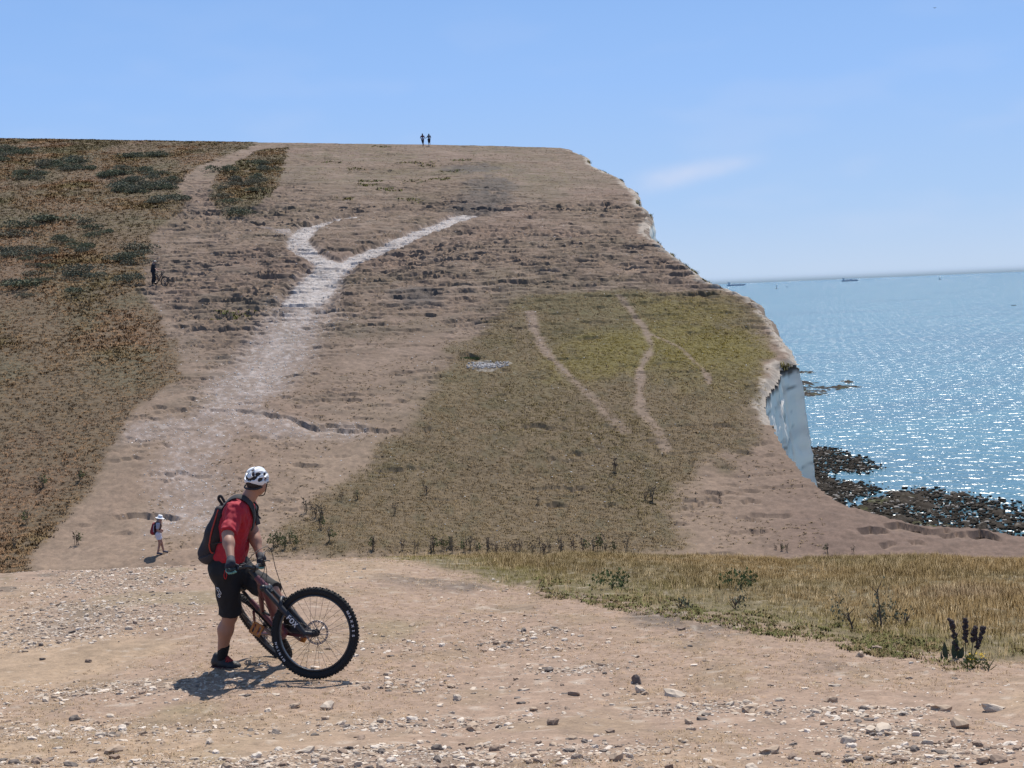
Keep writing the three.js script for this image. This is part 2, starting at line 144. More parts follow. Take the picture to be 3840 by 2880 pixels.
function polyDist(poly, x, d) {   // metres, positive inside
  let inside = false, best = 1e9;
  for (let i = 0, j = poly.length - 1; i < poly.length; j = i++) {
    const [ax, ay] = poly[j], [bx, by] = poly[i];
    if ((by > d) !== (ay > d) && x < (ax - bx) * (d - by) / (ay - by) + bx) inside = !inside;
    const ex = bx - ax, ey = by - ay, t = clamp(((x - ax) * ex + (d - ay) * ey) / (ex * ex + ey * ey || 1)), q = (x - ax - ex * t) ** 2 + (d - ay - ey * t) ** 2;
    if (q < best) best = q;
  }
  return (inside ? 1 : -1) * Math.sqrt(best);
}
function lineDist(p, x, d) { let best = 1e9; for (let i = 1; i < p.length; i++) { const [ax, ay] = p[i - 1], [bx, by] = p[i], ex = bx - ax, ey = by - ay, t = clamp(((x - ax) * ex + (d - ay) * ey) / (ex * ex + ey * ey || 1)); best = Math.min(best, (x - ax - ex * t) ** 2 + (d - ay - ey * t) ** 2); } return Math.sqrt(best); }
// the cliff edge, roughened
const coast = (() => {
  const out = [];
  for (let i = 1; i < COAST.length; i++) {
    const [ax, ay] = COAST[i - 1], [bx, by] = COAST[i], L = Math.hypot(bx - ax, by - ay), n = Math.max(1, Math.round(L / (ay > 60 && ay < 112 ? 0.1 : 0.3)));
    for (let k = 0; k < n; k++) { const t = k / n, x = mix(ax, bx, t), y = mix(ay, by, t), nx = (by - ay) / L, ny = -(bx - ax) / L, w = (ay > 55 ? 1 : 0) * (0.10 * fbm(x * 1.4, y * 1.4, 3) + 0.09 * vnoise(x * 4.7, y * 4.7)); out.push([x + nx * w, y + ny * w]); }
  }
  out.push(COAST[COAST.length - 1]); return out;
})();
const LAND = [...coast, [-200, 320], [-200, -30]];
const coastX = (() => { const b = {}; for (const [x, d] of coast) { const k = Math.round(d); b[k] = Math.min(b[k] ?? 1e9, x); } return (d) => { let m = 1e9; for (let k = -1; k <= 1; k++) m = Math.min(m, b[Math.round(d) + k] ?? 1e9); return m; }; })();
const LANDBANDS = (() => { const bands = {}; for (let i = 0, j = LAND.length - 1; i < LAND.length; j = i++) { const y0 = Math.min(LAND[j][1], LAND[i][1]), y1 = Math.max(LAND[j][1], LAND[i][1]); for (let b = Math.floor(y0); b <= Math.floor(y1); b++) (bands[b] ??= []).push([LAND[j], LAND[i]]); } return bands; })();
function onLand(x, d) { if (x < coastX(d) - 1.2) return true; let ins = false; for (const [a, b] of LANDBANDS[Math.floor(d)] ?? []) if ((b[1] > d) !== (a[1] > d) && x < (a[0] - b[0]) * (d - b[1]) / (a[1] - b[1]) + b[0]) ins = !ins; return ins; }

// hill grid: rows that widen with distance, as the slope does
const rows = []; for (let d = 44; d < 320;) { rows.push(d); d += d < 56 ? 0.8 : d < 126 ? 0.135 : d < 168 ? 0.2 : d < 232 ? 0.3 : 3; }
const COLS = 620, A0 = -0.40, A1 = 0.355, NR = rows.length;
const HX = (r, c) => rows[r] * mix(A0, A1, c / (COLS - 1));
const hh = new Float32Array(NR * COLS), zone = { left: new Float32Array(NR * COLS), right: new Float32Array(NR * COLS), chalk: new Float32Array(NR * COLS), bare: new Float32Array(NR * COLS) };
function rowOf(d) { let a = 0, b = NR - 1; while (b - a > 1) { const m = (a + b) >> 1; if (rows[m] > d) b = m; else a = m; } return a; }
const boxOf = (p, m) => [Math.min(...p.map((q) => q[0])) - m, Math.max(...p.map((q) => q[0])) + m, Math.min(...p.map((q) => q[1])) - m, Math.max(...p.map((q) => q[1])) + m];
const inBox = (b, x, d) => x > b[0] && x < b[1] && d > b[2] && d < b[3];
const boxLeft = boxOf(LEFT_GRASS, 2), boxIsle = boxOf(BUSH_ISLAND, 2), boxRight = boxOf(RIGHT_GRASS, 4);
for (const q of [...CHALK, ...TRAILS]) q.box = boxOf(q.p, 4);
function zonesAt(x, d) {
  const w = 0.5 * fbm(x * 0.8, d * 0.5, 3), wide = fbm(x * 0.25, d * 0.16, 3);
  let left = 0, right = 0, chalk = 0, gully = 0, trail = 0;
  if (inBox(boxLeft, x, d)) left = smooth(-0.4, 0.5, polyDist(LEFT_GRASS, x, d) + w * 1.2);
  if (inBox(boxIsle, x, d)) left = Math.max(left, smooth(-0.3, 0.4, polyDist(BUSH_ISLAND, x, d) + w));
  if (inBox(boxRight, x, d)) right = smooth(-1.0, 1.0, polyDist(RIGHT_GRASS, x, d) + w * 2 + wide * 1.2);
  for (const q of CHALK) if (inBox(q.box, x, d)) { const r = lineDist(q.p, x, d) + w * 0.7; chalk = Math.max(chalk, (q.dep > 0.2 ? 1 : 0.42 + 0.26 * smooth(76, 90, d)) * smooth(q.w * (q.dep > 0.2 ? 1.35 : 1.9), q.w * (q.dep > 0.2 ? 0.6 : 0.3), r + (q.dep > 0.2 ? 0 : wide * 0.5))); gully = Math.max(gully, q.dep * smooth(q.w * 1.3, q.w * 1.1, r)); }
  for (const q of TRAILS) if (inBox(q.box, x, d)) trail = Math.max(trail, smooth(q.w * 1.1, q.w * 0.1, lineDist(q.p, x, d) + w * 0.5) * (0.75 + 0.4 * wide));
  return { left: left * (1 - trail), right: right * (1 - trail), chalk, gully, trail };
}
(function heights() {
for (let r = 0; r < NR; r++) { const d = rows[r]; for (let c = 0; c < COLS; c++) {
  const x = HX(r, c), o = r * COLS + c, z = zonesAt(x, d);
  zone.left[o] = z.left; zone.right[o] = z.right; zone.chalk[o] = z.chalk; zone.bare[o] = z.trail;
  const vis = smooth(56, 62, d);
  hh[o] = baseH(x, d) + vis * (0.28 * fbm(x * 0.11, d * 0.09, 3) * (1 - smooth(200, 222, d)) + 0.07 * fbm(x * 0.7, d * 0.6, 3) + 0.022 * vnoise(x * 4.1, d * 3.3) * (1 + z.left) - z.gully);
} }
})();
// soil steps: the turf breaks along a line across the slope and the ground below it has slipped
function stampScarp(p, H, L, soil = 0.6, ends = 0.45) {
  const x0 = p[0][0], x1 = p[p.length - 1][0]; if (x1 <= x0) return;
  const ds = p.map((q) => q[1]), r0 = rowOf(Math.min(...ds) - L - 0.5), r1 = rowOf(Math.max(...ds) + 1) + 1;
  for (let r = r0; r <= r1; r++) { const d = rows[r];
    const c0 = Math.max(0, Math.ceil((x0 / d - A0) / (A1 - A0) * (COLS - 1))), c1 = Math.min(COLS - 1, Math.floor((x1 / d - A0) / (A1 - A0) * (COLS - 1)));
    for (let c = c0; c <= c1; c++) { const x = HX(r, c); let k = 1; while (k < p.length - 1 && x > p[k][0]) k++;
      const t = (x - p[k - 1][0]) / (p[k][0] - p[k - 1][0] || 1), u = (x - x0) / (x1 - x0);
      const line = mix(p[k - 1][1], p[k][1], t) + 0.16 * vnoise(x * 2.3, p[0][1]) + 0.10 * vnoise(x * 6.1, p[0][1] + 3), s = d - line, e = Math.pow(4 * u * (1 - u), ends) * (0.75 + 0.35 * vnoise(x * 1.9 + 7, p[0][1]));
      const o = r * COLS + c;
      if (s < 0 && s > -L) { const q = 1 + s / L; hh[o] -= H * e * q * q; zone.bare[o] = Math.max(zone.bare[o], soil * e * smooth(0.25, 0.9, q)); }
      else if (s >= 0 && s < 0.5) hh[o] += 0.12 * H * e * (1 - s * 2);
    }
  }
}
for (const s of SCARPS) { const p = [...s.p].sort((a, b) => a[0] - b[0]); stampScarp(p, s.h, s.L, 0.6, 0.25); }
(function build() {
  const R = rngOf(11); let made = 0;
  for (let i = 0; i < 40000 && made < 7500; i++) {
    const d = 60 + Math.pow(R(), 0.8) * 160, x = d * mix(-0.31, 0.20, R());
    if (!onLand(x + 0.6, d)) continue;
    const z = zonesAt(x, d); if (z.left > 0.3) continue;
    // the worn belt half way up the hill is densely stepped; the rest only here and there
    const belt = smooth(92, 106, d) * (1 - smooth(142, 162, d)), cl = smooth(-0.25, 0.35, fbm(x * 0.13 + 5, d * 0.1, 3));
    const low = (1 - smooth(84, 92, d)) * 0.16, mid = smooth(80, 90, d) * (1 - smooth(96, 110, d)) * 0.3, high = smooth(138, 150, d) * (1 - smooth(215, 222, d)) * 0.75;
    let want = belt * (0.3 + 0.7 * cl) + (low + mid + high) * (0.25 + cl); want *= 1 - 0.75 * z.right; want *= 1 - 0.95 * smooth(0.1, 0.6, z.chalk);
    if (d < 75) want *= smooth(60, 75, d) * 0.8 + 0.1;
    if (d > 150 && x > 0) want *= 0.3;
    if (R() > want) continue;
    const w = (0.35 + 2.1 * R() * R()) * (0.8 + 0.7 * belt) * (d > 140 ? 1.3 : 1), H = (0.08 + 0.13 * R() + 0.12 * Math.pow(R(), 6)) * (0.9 + 0.5 * belt) * (d > 145 ? 1.35 : 1), tilt = 0.35 * (R() - 0.5);
    stampScarp([[x - w, d - tilt * w * 0.5], [x - w * 0.3, d + 0.12 * w], [x + w * 0.4, d + 0.1 * w + tilt * w * 0.2], [x + w, d + tilt * w * 0.5]], H, H * (1.7 + 1.3 * R()), 0.3); made++;
  }
})();
// colour of what covers the hill: turf, long grass, chalk rubble, bare soil
const hillPos = new Float32Array(NR * COLS * 3), hillCol = new Float32Array(NR * COLS * 3), hillUv = new Float32Array(NR * COLS * 2);
const mix3 = (a, b, t) => { a[0] += (b[0] - a[0]) * t; a[1] += (b[1] - a[1]) * t; a[2] += (b[2] - a[2]) * t; };
(function colours() {
for (let r = 0; r < NR; r++) { const d = rows[r]; for (let c = 0; c < COLS; c++) {
  const x = HX(r, c), o = r * COLS + c;
  const n1 = fbm(x * 0.22, d * 0.15, 4), n2 = fbm(x * 1.6 + 40, d * 0.9, 3), n3v = vnoise(x * 5.3, d * 3.7), n4 = fbm(x * 0.07 + 9, d * 0.05, 3);
  const col = [0.208, 0.144, 0.102];
  mix3(col, [0.166, 0.121, 0.080], smooth(-0.3, 0.5, n1));
  mix3(col, [0.250, 0.172, 0.128], smooth(0.0, 0.6, n2) * 0.6);
  mix3(col, [0.228, 0.146, 0.112], smooth(0.0, 0.5, n4) * 0.5);
  mix3(col, [0.290, 0.208, 0.156], smooth(0.1, 0.5, fbm(x * 0.33 + 19, d * 0.45, 4)) * 0.6); mix3(col, [0.122, 0.096, 0.068], smooth(0.15, 0.55, fbm(x * 0.5 + 47, d * 0.8, 4)) * 0.5);
  mix3(col, [0.325, 0.228, 0.158], (1 - smooth(66, 100, d)) * 0.85 * (0.75 + 0.3 * n1));
  mix3(col, [0.150, 0.125, 0.060], smooth(150, 175, d) * smooth(0.1, 0.5, n2 + n1 * 0.5) * 0.5);
  mix3(col, [0.212, 0.142, 0.104], smooth(6, 13, x - (d - 66) * 0.02) * (1 - smooth(62, 80, d)) * 0.9 + smooth(8, 13, x) * 0.35);
  for (const [px, pd, rx, rd] of DARK_SOIL) { const q = ((x - px) / rx) ** 2 + ((d - pd) / rd) ** 2; if (q < 1.6) mix3(col, [0.095, 0.080, 0.072], smooth(1.3, 0.2, q + n2 * 0.9) * 0.75); }
  mix3(col, [0.150, 0.108, 0.056], zone.right[o] * 0.85);
  if (zone.right[o] > 0.01) {
    mix3(col, [0.118, 0.094, 0.048], zone.right[o] * smooth(0.0, 0.5, n2) * 0.8);
    mix3(col, [0.125, 0.108, 0.040], zone.right[o] * smooth(76, 92, d) * smooth(-0.4, 0.4, n1) * 0.6);
    for (const [px, pd, rr] of PATCHES) mix3(col, [0.165, 0.132, 0.034], zone.right[o] * smooth(1.1, 0.2, Math.hypot(x - px, (d - pd) * 0.8) / rr + n2 * 0.5) * 0.75);
  }
  const L = zone.left[o];
  mix3(col, [0.150, 0.105, 0.060], L);
  if (L > 0.01) { mix3(col, [0.125, 0.106, 0.058], L * smooth(-0.1, 0.4, n1) * 0.7); mix3(col, [0.175, 0.112, 0.068], L * smooth(0.1, 0.6, fbm(x * 0.16 + 70, d * 0.1, 3)) * 0.8); }
  mix3(col, [0.262, 0.188, 0.140], zone.bare[o] * 0.72);
  const ch = zone.chalk[o]; mix3(col, [0.365, 0.290, 0.258], clamp(ch * (0.85 + 0.7 * n2))); mix3(col, [0.51, 0.45, 0.415], clamp(smooth(0.6, 0.9, ch) * (0.85 + 0.4 * n3v + 0.4 * n2))); mix3(col, [0.47, 0.42, 0.40], ch * smooth(0.3, 0.6, n3v) * 0.75);
  if (Math.hypot((x - CHALK_SPOIL[0]) / 1.2, (d - CHALK_SPOIL[1]) / 1.3) + n2 * 0.6 < 0.8) mix3(col, [0.40, 0.37, 0.35], 0.5);
  if (d > 78 && d < 215 && x > coastX(d) - 2.2) { let q = 9; for (let b = -1; b <= 1; b++) for (const [A, B] of LANDBANDS[Math.floor(d) + b] ?? []) { const ex = B[0] - A[0], ey = B[1] - A[1], t = clamp(((x - A[0]) * ex + (d - A[1]) * ey) / (ex * ex + ey * ey || 1)); q = Math.min(q, Math.hypot(x - A[0] - ex * t, d - A[1] - ey * t)); } const rim = smooth(0.9, 0.35, q + 0.45 * n2 - 0.25 * smooth(-0.1, 0.4, fbm(d * 0.21, 3, 2))); mix3(col, [0.50, 0.43, 0.36], rim * 0.8); hh[o] -= 0.35 * smooth(0.6, 0, q); }
  const g = 1 + 0.13 * n3v + 0.12 * vnoise(x * 9, d * 7) + 0.10 * fbm(x * 1.1 + 80, d * 2.6, 3);
  hillPos.set([x, EYE + hh[o], -d], o * 3); hillCol.set([col[0] * g * 0.93, col[1] * g * 0.93, col[2] * g * 0.93], o * 3); hillUv.set([x / 2.4, d / 2.4], o * 2);
} }
})();
const grain = noiseTexture(512, (u, v) => { let s = 0; for (const [p, a] of [[16, 0.25], [48, 0.3], [128, 0.3], [256, 0.25]]) s += a * tnoise(u * p, v * p, p); const k = 0.80 + 0.34 * s; return [k, k, k]; });
(function build() {
  const idx = [], keep = new Uint8Array(NR * COLS);
  for (let r = 0; r < NR; r++) for (let c = 0; c < COLS; c++) keep[r * COLS + c] = onLand(HX(r, c), rows[r]) ? 1 : 0;
  for (let r = 0; r < NR - 1; r++) for (let c = 0; c < COLS - 1; c++) { const a = r * COLS + c, b = a + 1, e = a + COLS, f = e + 1; if (keep[a] && keep[b] && keep[e]) idx.push(a, b, e); if (keep[b] && keep[f] && keep[e]) idx.push(b, f, e); }
  const g = new THREE.BufferGeometry(); g.setAttribute('position', new THREE.BufferAttribute(hillPos, 3)); g.setAttribute('color', new THREE.BufferAttribute(hillCol, 3)); g.setAttribute('uv', new THREE.BufferAttribute(hillUv, 2)); g.setIndex(idx); g.computeVertexNormals();
  const m = new THREE.Mesh(g, new THREE.MeshStandardMaterial({ vertexColors: true, roughness: 1, map: grain })); m.name = 'hillside';
  tag(m, 'worn chalk down rising to the skyline above the valley', 'hill', null, 'structure'); top(m);
})();
function hillH(x, d) { const r = rowOf(d), a = (x / rows[r] - A0) / (A1 - A0) * (COLS - 1), c = clamp(Math.floor(a), 0, COLS - 2), b = (x / rows[r + 1] - A0) / (A1 - A0) * (COLS - 1), c2 = clamp(Math.floor(b), 0, COLS - 2), t = (d - rows[r]) / (rows[r + 1] - rows[r]); return EYE + mix(mix(hh[r * COLS + c], hh[r * COLS + c + 1], clamp(a - c)), mix(hh[(r + 1) * COLS + c2], hh[(r + 1) * COLS + c2 + 1], clamp(b - c2)), t); }
const zAt = (x, d, k) => zone[k][rowOf(d) * COLS + clamp(Math.round((x / d - A0) / (A1 - A0) * (COLS - 1)), 0, COLS - 1)];

// near ground: the stony path and the meadow beside it
const nrows = []; for (let d = -8; d < 44.01;) { nrows.push(d); d += d < 6 ? 0.5 : d < 17 ? 0.035 : d < 28 ? 0.06 : 0.5; }
nrows[nrows.length - 1] = 44;
const NC = 420, halfW = (d) => Math.max(7, 0.44 * d + 3);
const boxMeadow = boxOf(MEADOW, 2), boxTuft = boxOf(LEFT_TUFT_GRASS, 2);
const meadowAt = (x, d) => Math.max(inBox(boxMeadow, x, d) ? polyDist(MEADOW, x, d) : -9, inBox(boxTuft, x, d) ? polyDist(LEFT_TUFT_GRASS, x, d) : -9) + 0.25 * fbm(x * 1.1, d * 0.9, 3);
const bedsAt = (x, d) => { let s = 0; for (const [bx, bd, rx, rd, w] of STONE_BEDS) { const q = ((x - bx) / rx) ** 2 + ((d - bd) / rd) ** 2; if (q < 4) s += w * Math.exp(-q * 1.4); } return s; };
function nearH(x, d) { const k = 1 - smooth(30, 43, d); return EYE + baseH(x, d) + k * (0.05 * fbm(x * 0.5, d * 0.45, 3) + 0.016 * fbm(x * 2.1, d * 1.7, 3) + 0.014 * fbm(x * 4.3, d * 3.4, 3) + 0.006 * vnoise(x * 13, d * 11) - 0.03 * smooth(0.35, 0.05, Math.abs(x + 0.6 - 0.02 * Math.max(0, d - 8) ** 1.3 + 0.3 * vnoise(d * 0.3, 4))) - 0.025 * smooth(0.25, 0.05, Math.abs(x - 1.9 - 0.09 * d + 0.4 * vnoise(d * 0.25, 9)))); }
(function build() {
  const n = nrows.length, pos = new Float32Array(n * NC * 3), col = new Float32Array(n * NC * 3), uv = new Float32Array(n * NC * 2), idx = [];
  for (let r = 0; r < n; r++) { const d = nrows[r]; for (let c = 0; c < NC; c++) {
    const x = halfW(d) * mix(-1, 1, c / (NC - 1)), o = r * NC + c;
    const a = fbm(x * 0.45, d * 0.3, 4), b = fbm(x * 1.9 + 30, d * 1.1, 4), s = vnoise(x * 11, d * 9), m = meadowAt(x, d), st = bedsAt(x, d);
    const k = [0.345, 0.238, 0.170];
    mix3(k, [0.400, 0.285, 0.185], smooth(0, 0.5, a) * 0.8);
    mix3(k, [0.300, 0.212, 0.138], smooth(0.05, 0.5, b) * 0.75);
    mix3(k, [0.215, 0.180, 0.090], smooth(0.25, 0.6, fbm(x * 0.8 + 60, d * 0.6, 3)) * 0.45);
    mix3(k, [0.205, 0.150, 0.118], clamp(st * 0.25) * smooth(-0.3, 0.4, b));
    mix3(k, [0.115, 0.090, 0.070], smooth(1.1, 0.0, Math.abs(m + 0.5)) * smooth(0.0, 0.4, fbm(x * 1.3 + 8, d * 1.1, 3)) * 0.8);
    mix3(k, [0.165, 0.128, 0.062], smooth(-0.15, 0.3, m));
    mix3(k, [0.45, 0.38, 0.31], smooth(0.62, 0.8, s) * 0.5);
    const g = 1 + 0.10 * s;
    pos.set([x, nearH(x, d) - (d > 43.9 ? 0 : 0), -d], o * 3); col.set([k[0] * g, k[1] * g, k[2] * g], o * 3); uv.set([x / 1.3, d / 1.3], o * 2);
    if (r < n - 1 && c < NC - 1) idx.push(o, o + 1, o + NC, o + 1, o + NC + 1, o + NC);
  } }
  const g = new THREE.BufferGeometry(); g.setAttribute('position', new THREE.BufferAttribute(pos, 3)); g.setAttribute('color', new THREE.BufferAttribute(col, 3)); g.setAttribute('uv', new THREE.BufferAttribute(uv, 2)); g.setIndex(idx); g.computeVertexNormals();
  const m = new THREE.Mesh(g, new THREE.MeshStandardMaterial({ vertexColors: true, roughness: 1, map: grain, bumpMap: grain, bumpScale: 0.012 })); m.name = 'path';
  tag(m, 'broad tan path of trodden soil strewn with flints', 'path', null, 'structure'); top(m);
})();

// ------------------------------------------------------------------ chalk cliff below the edge
(function build() {
  const pts = coast.filter(([, d]) => d > 40 && d < 300), n = pts.length, LV = 110, pos = [], col = [], idx = [], arc = [0];
  for (let i = 1; i < n; i++) arc.push(arc[i - 1] + Math.hypot(pts[i][0] - pts[i - 1][0], pts[i][1] - pts[i - 1][1]));
  for (let i = 0; i < n; i++) {
    const [x, d] = pts[i], A = pts[Math.max(0, i - 6)], B = pts[Math.min(n - 1, i + 6)]; let tx = B[0] - A[0], td = B[1] - A[1]; const L = Math.hypot(tx, td) || 1; tx /= L; td /= L;
    const ox = td, od = -tx;                        // seaward
    const yTop = EYE + (onLand(x - ox * 0.25, d - od * 0.25) ? baseH(x, d) : baseH(x, d)) - 0.22;
    for (let k = 0; k <= LV; k++) {
      const v = k / LV, depth = (v < 0.5 ? v * 0.55 : 0.275 + (v - 0.5) * 1.45) * (yTop + 2), y = yTop - depth;
      const s = arc[i], flute = 0.09 * fbm(s * 0.35, depth * 0.25, 3) + 0.14 * fbm(s * 0.7 + 20, depth * 1.3, 4) + 0.05 * vnoise(s * 2.5, depth * 4.5), bed = Math.abs(((depth + 0.25 * vnoise(s * 0.4, 2)) % 2.3) - 1.15);
      const crack = -0.30 * smooth(0.045, 0.0, Math.abs(vnoise(s * 0.33 + 3, depth * 0.07))) * smooth(0.2, 0.5, vnoise(s * 0.2, depth * 0.3 + 8)) - 0.10 * smooth(0.07, 0.0, bed) * smooth(-0.2, 0.3, vnoise(s * 0.8, depth));
      const out = k === 0 ? -0.45 : -0.10 + Math.min(depth, 6) * 0.13 + Math.max(0, depth - 6) * 0.07 + smooth(0, 1.2, depth) * (flute + crack);
      pos.push(x + ox * out, y, -(d + od * out));
      const n1 = fbm(s * 0.22, depth * 0.8, 4), n2 = fbm(s * 2 + 9, depth * 1.6, 3), n4 = fbm(s * 0.35 + 33, depth * 0.9, 4), K = [0.90, 0.79, 0.67];
      mix3(K, [0.58, 0.51, 0.45], smooth(0.0, 0.55, n1) * 0.6); mix3(K, [0.64, 0.50, 0.36], smooth(0.2, 0.7, n4) * 0.6); mix3(K, [0.42, 0.37, 0.33], smooth(0.35, 0.75, vnoise(s * 1.6, depth * 4)) * 0.5); mix3(K, [0.17, 0.145, 0.125], smooth(0.11, 0.02, bed) * smooth(-0.25, 0.25, vnoise(s * 1.3, depth * 0.5)) * 0.8); mix3(K, [0.15, 0.108, 0.078], smooth(0.55, 0.25, depth + 0.35 * n2 + 0.2 * n4));
      col.push(...K);
      if (i < n - 1 && k < LV) { const o = i * (LV + 1) + k; idx.push(o, o + LV + 1, o + 1, o + 1, o + LV + 1, o + LV + 2); }
    }
  }
  const g = new THREE.BufferGeometry(); g.setAttribute('position', new THREE.Float32BufferAttribute(pos, 3)); g.setAttribute('color', new THREE.Float32BufferAttribute(col, 3)); g.setIndex(idx); g.computeVertexNormals();
  const m = new THREE.Mesh(g, new THREE.MeshStandardMaterial({ vertexColors: true, roughness: 0.95, side: THREE.DoubleSide })); m.name = 'chalk_cliff';
  tag(m, 'sheer white chalk cliff dropping from the turf edge to the sea', 'cliff', null, 'structure'); top(m);
})();

// ------------------------------------------------------------------ sea
(function build() {
  const S = 1024, tile = 64, W = [], R = rngOf(5);
  for (let i = 0; i < 64; i++) { const k = Math.round(8 + Math.pow(R(), 1.25) * 190), th = (R() - 0.5) * 2.3 + 0.95; let kx = Math.round(k * Math.sin(th)), ky = Math.round(k * Math.cos(th)); if (!kx && !ky) ky = k; W.push([kx, ky, R() * 6.283, Math.pow(Math.hypot(kx, ky), -0.4)]); }
  const sx = new Float32Array(S * S), sy = new Float32Array(S * S); let rms = 0;
  const addWave = (kx, ky, p, m) => { const L = Math.hypot(kx, ky), ux = kx / L, uy = ky / L, tab = new Float32Array(S); for (let q = 0; q < S; q++) tab[q] = Math.cos(2 * Math.PI * q / S + p) * m; for (let j = 0; j < S; j++) for (let i = 0; i < S; i++) { const q = tab[(kx * i + ky * j) & (S - 1)]; sx[j * S + i] += q * ux; sy[j * S + i] += q * uy; } }; for (const [kx, ky, p, m] of W) addWave(kx, ky, p, m);
  for (let q = 0; q < S * S; q++) rms += sx[q] * sx[q] + sy[q] * sy[q];
  rms = Math.sqrt(rms / S / S); const slope = 0.265 / rms, d = new Uint8Array(S * S * 4);
  for (let q = 0; q < S * S; q++) { let a = -sx[q] * slope, b = -sy[q] * slope; const L = Math.hypot(a, b, 1); d[q * 4] = (a / L * 0.5 + 0.5) * 255; d[q * 4 + 1] = (b / L * 0.5 + 0.5) * 255; d[q * 4 + 2] = (1 / L * 0.5 + 0.5) * 255; d[q * 4 + 3] = 255; }
  const nm = new THREE.DataTexture(d, S, S); nm.wrapS = nm.wrapT = THREE.RepeatWrapping; nm.magFilter = THREE.LinearFilter; nm.needsUpdate = true;
  const gx = [-40000, -6000, -1500, -300, 0, 300, 900, 2500, 8000, 40000], gz = [200, -60, -200, -320, -450, -600, -800, -1100, -1600, -2500, -4000, -7000, -12000, -22000], pos = [], uv = [], idx = [], nor = [];
  for (let j = 0; j < gz.length; j++) for (let i = 0; i < gx.length; i++) { pos.push(gx[i], 0, gz[j]); nor.push(0, 1, 0); uv.push((gx[i] * 0.796 - gz[j] * 0.605) / tile, (gx[i] * 0.605 + gz[j] * 0.796) / -tile); if (i < gx.length - 1 && j < gz.length - 1) { const o = j * gx.length + i; idx.push(o, o + 1, o + gx.length, o + 1, o + gx.length + 1, o + gx.length); } }
  const g = new THREE.BufferGeometry(); g.setAttribute('position', new THREE.Float32BufferAttribute(pos, 3)); g.setAttribute('normal', new THREE.Float32BufferAttribute(nor, 3)); g.setAttribute('uv', new THREE.Float32BufferAttribute(uv, 2)); g.setIndex(idx);
  // broad tints of sand, weed and current in the water
  const tint = noiseTexture(512, (u, v) => { const s = 0.5 * tnoise(u * 6, v * 22, 2) + 0.5 * tnoise(u * 9, v * 9, 9) + 0.3 * tnoise(u * 20, v * 20, 20), k = clamp(0.5 + 0.5 * s); return [mix(0.19, 0.27, k), mix(0.37, 0.46, k), mix(0.44, 0.51, k)]; }, true);
  tint.repeat.set(tile / 520, tile / 300);
  const m = new THREE.Mesh(g, new THREE.MeshStandardMaterial({ color: 0xffffff, map: tint, roughness: 0.27, normalMap: nm, normalScale: new THREE.Vector2(1, 1) })); m.name = 'sea';
  tag(m, 'glittering blue green sea reaching to the horizon', 'sea', null, 'structure'); top(m);
})();

// sea air: far ships and the horizon fade
scene.fog = new THREE.FogExp2(0x9cc4ff, 0.000004);

// ------------------------------------------------------------------ reefs of weedy rock at the foot of the cliffs
const REEFS = [[[56.1,332.2],[64.2,326.6],[66.7,322.3],[67.1,308.5],[69.1,305.7],[68.2,288.4],[67.9,283.3],[62.9,278.4],[59.7,282.0],[55.6,276.1],[53.5,272.9],[46.3,275.3]],[[47.9,284.8],[55.4,282.2],[56.1,269.7],[60.5,266.0],[61.0,256.5],[58.2,250.6],[54.0,247.4],[51.1,242.1],[45.1,243.8]],[[47.7,243.7],[52.3,239.9],[59.2,249.0],[66.6,257.5],[69.8,257.8],[72.4,249.5],[74.8,246.1],[75.9,238.9],[78.4,233.9],[66.9,195.9],[55.2,203.0],[47.5,216.4]],[[94.1,552.8],[104.2,535.9],[113.9,529.1],[114.9,507.4],[109.1,489.2],[102.7,485.4],[99.7,467.4],[93.2,459.6],[86.5,470.7],[80.5,474.3]],[[104.2,611.6],[112.8,600.7],[118.0,590.6],[118.1,580.9],[112.8,579.4],[104.8,579.9],[99.4,584.0]]], BOATS = {"sail1":[1023.7,5880.7],"sail2":[2174.9,7764.2],"dinghy":[504.4,1539.3],"buoy":[1213.6,6709.9]};
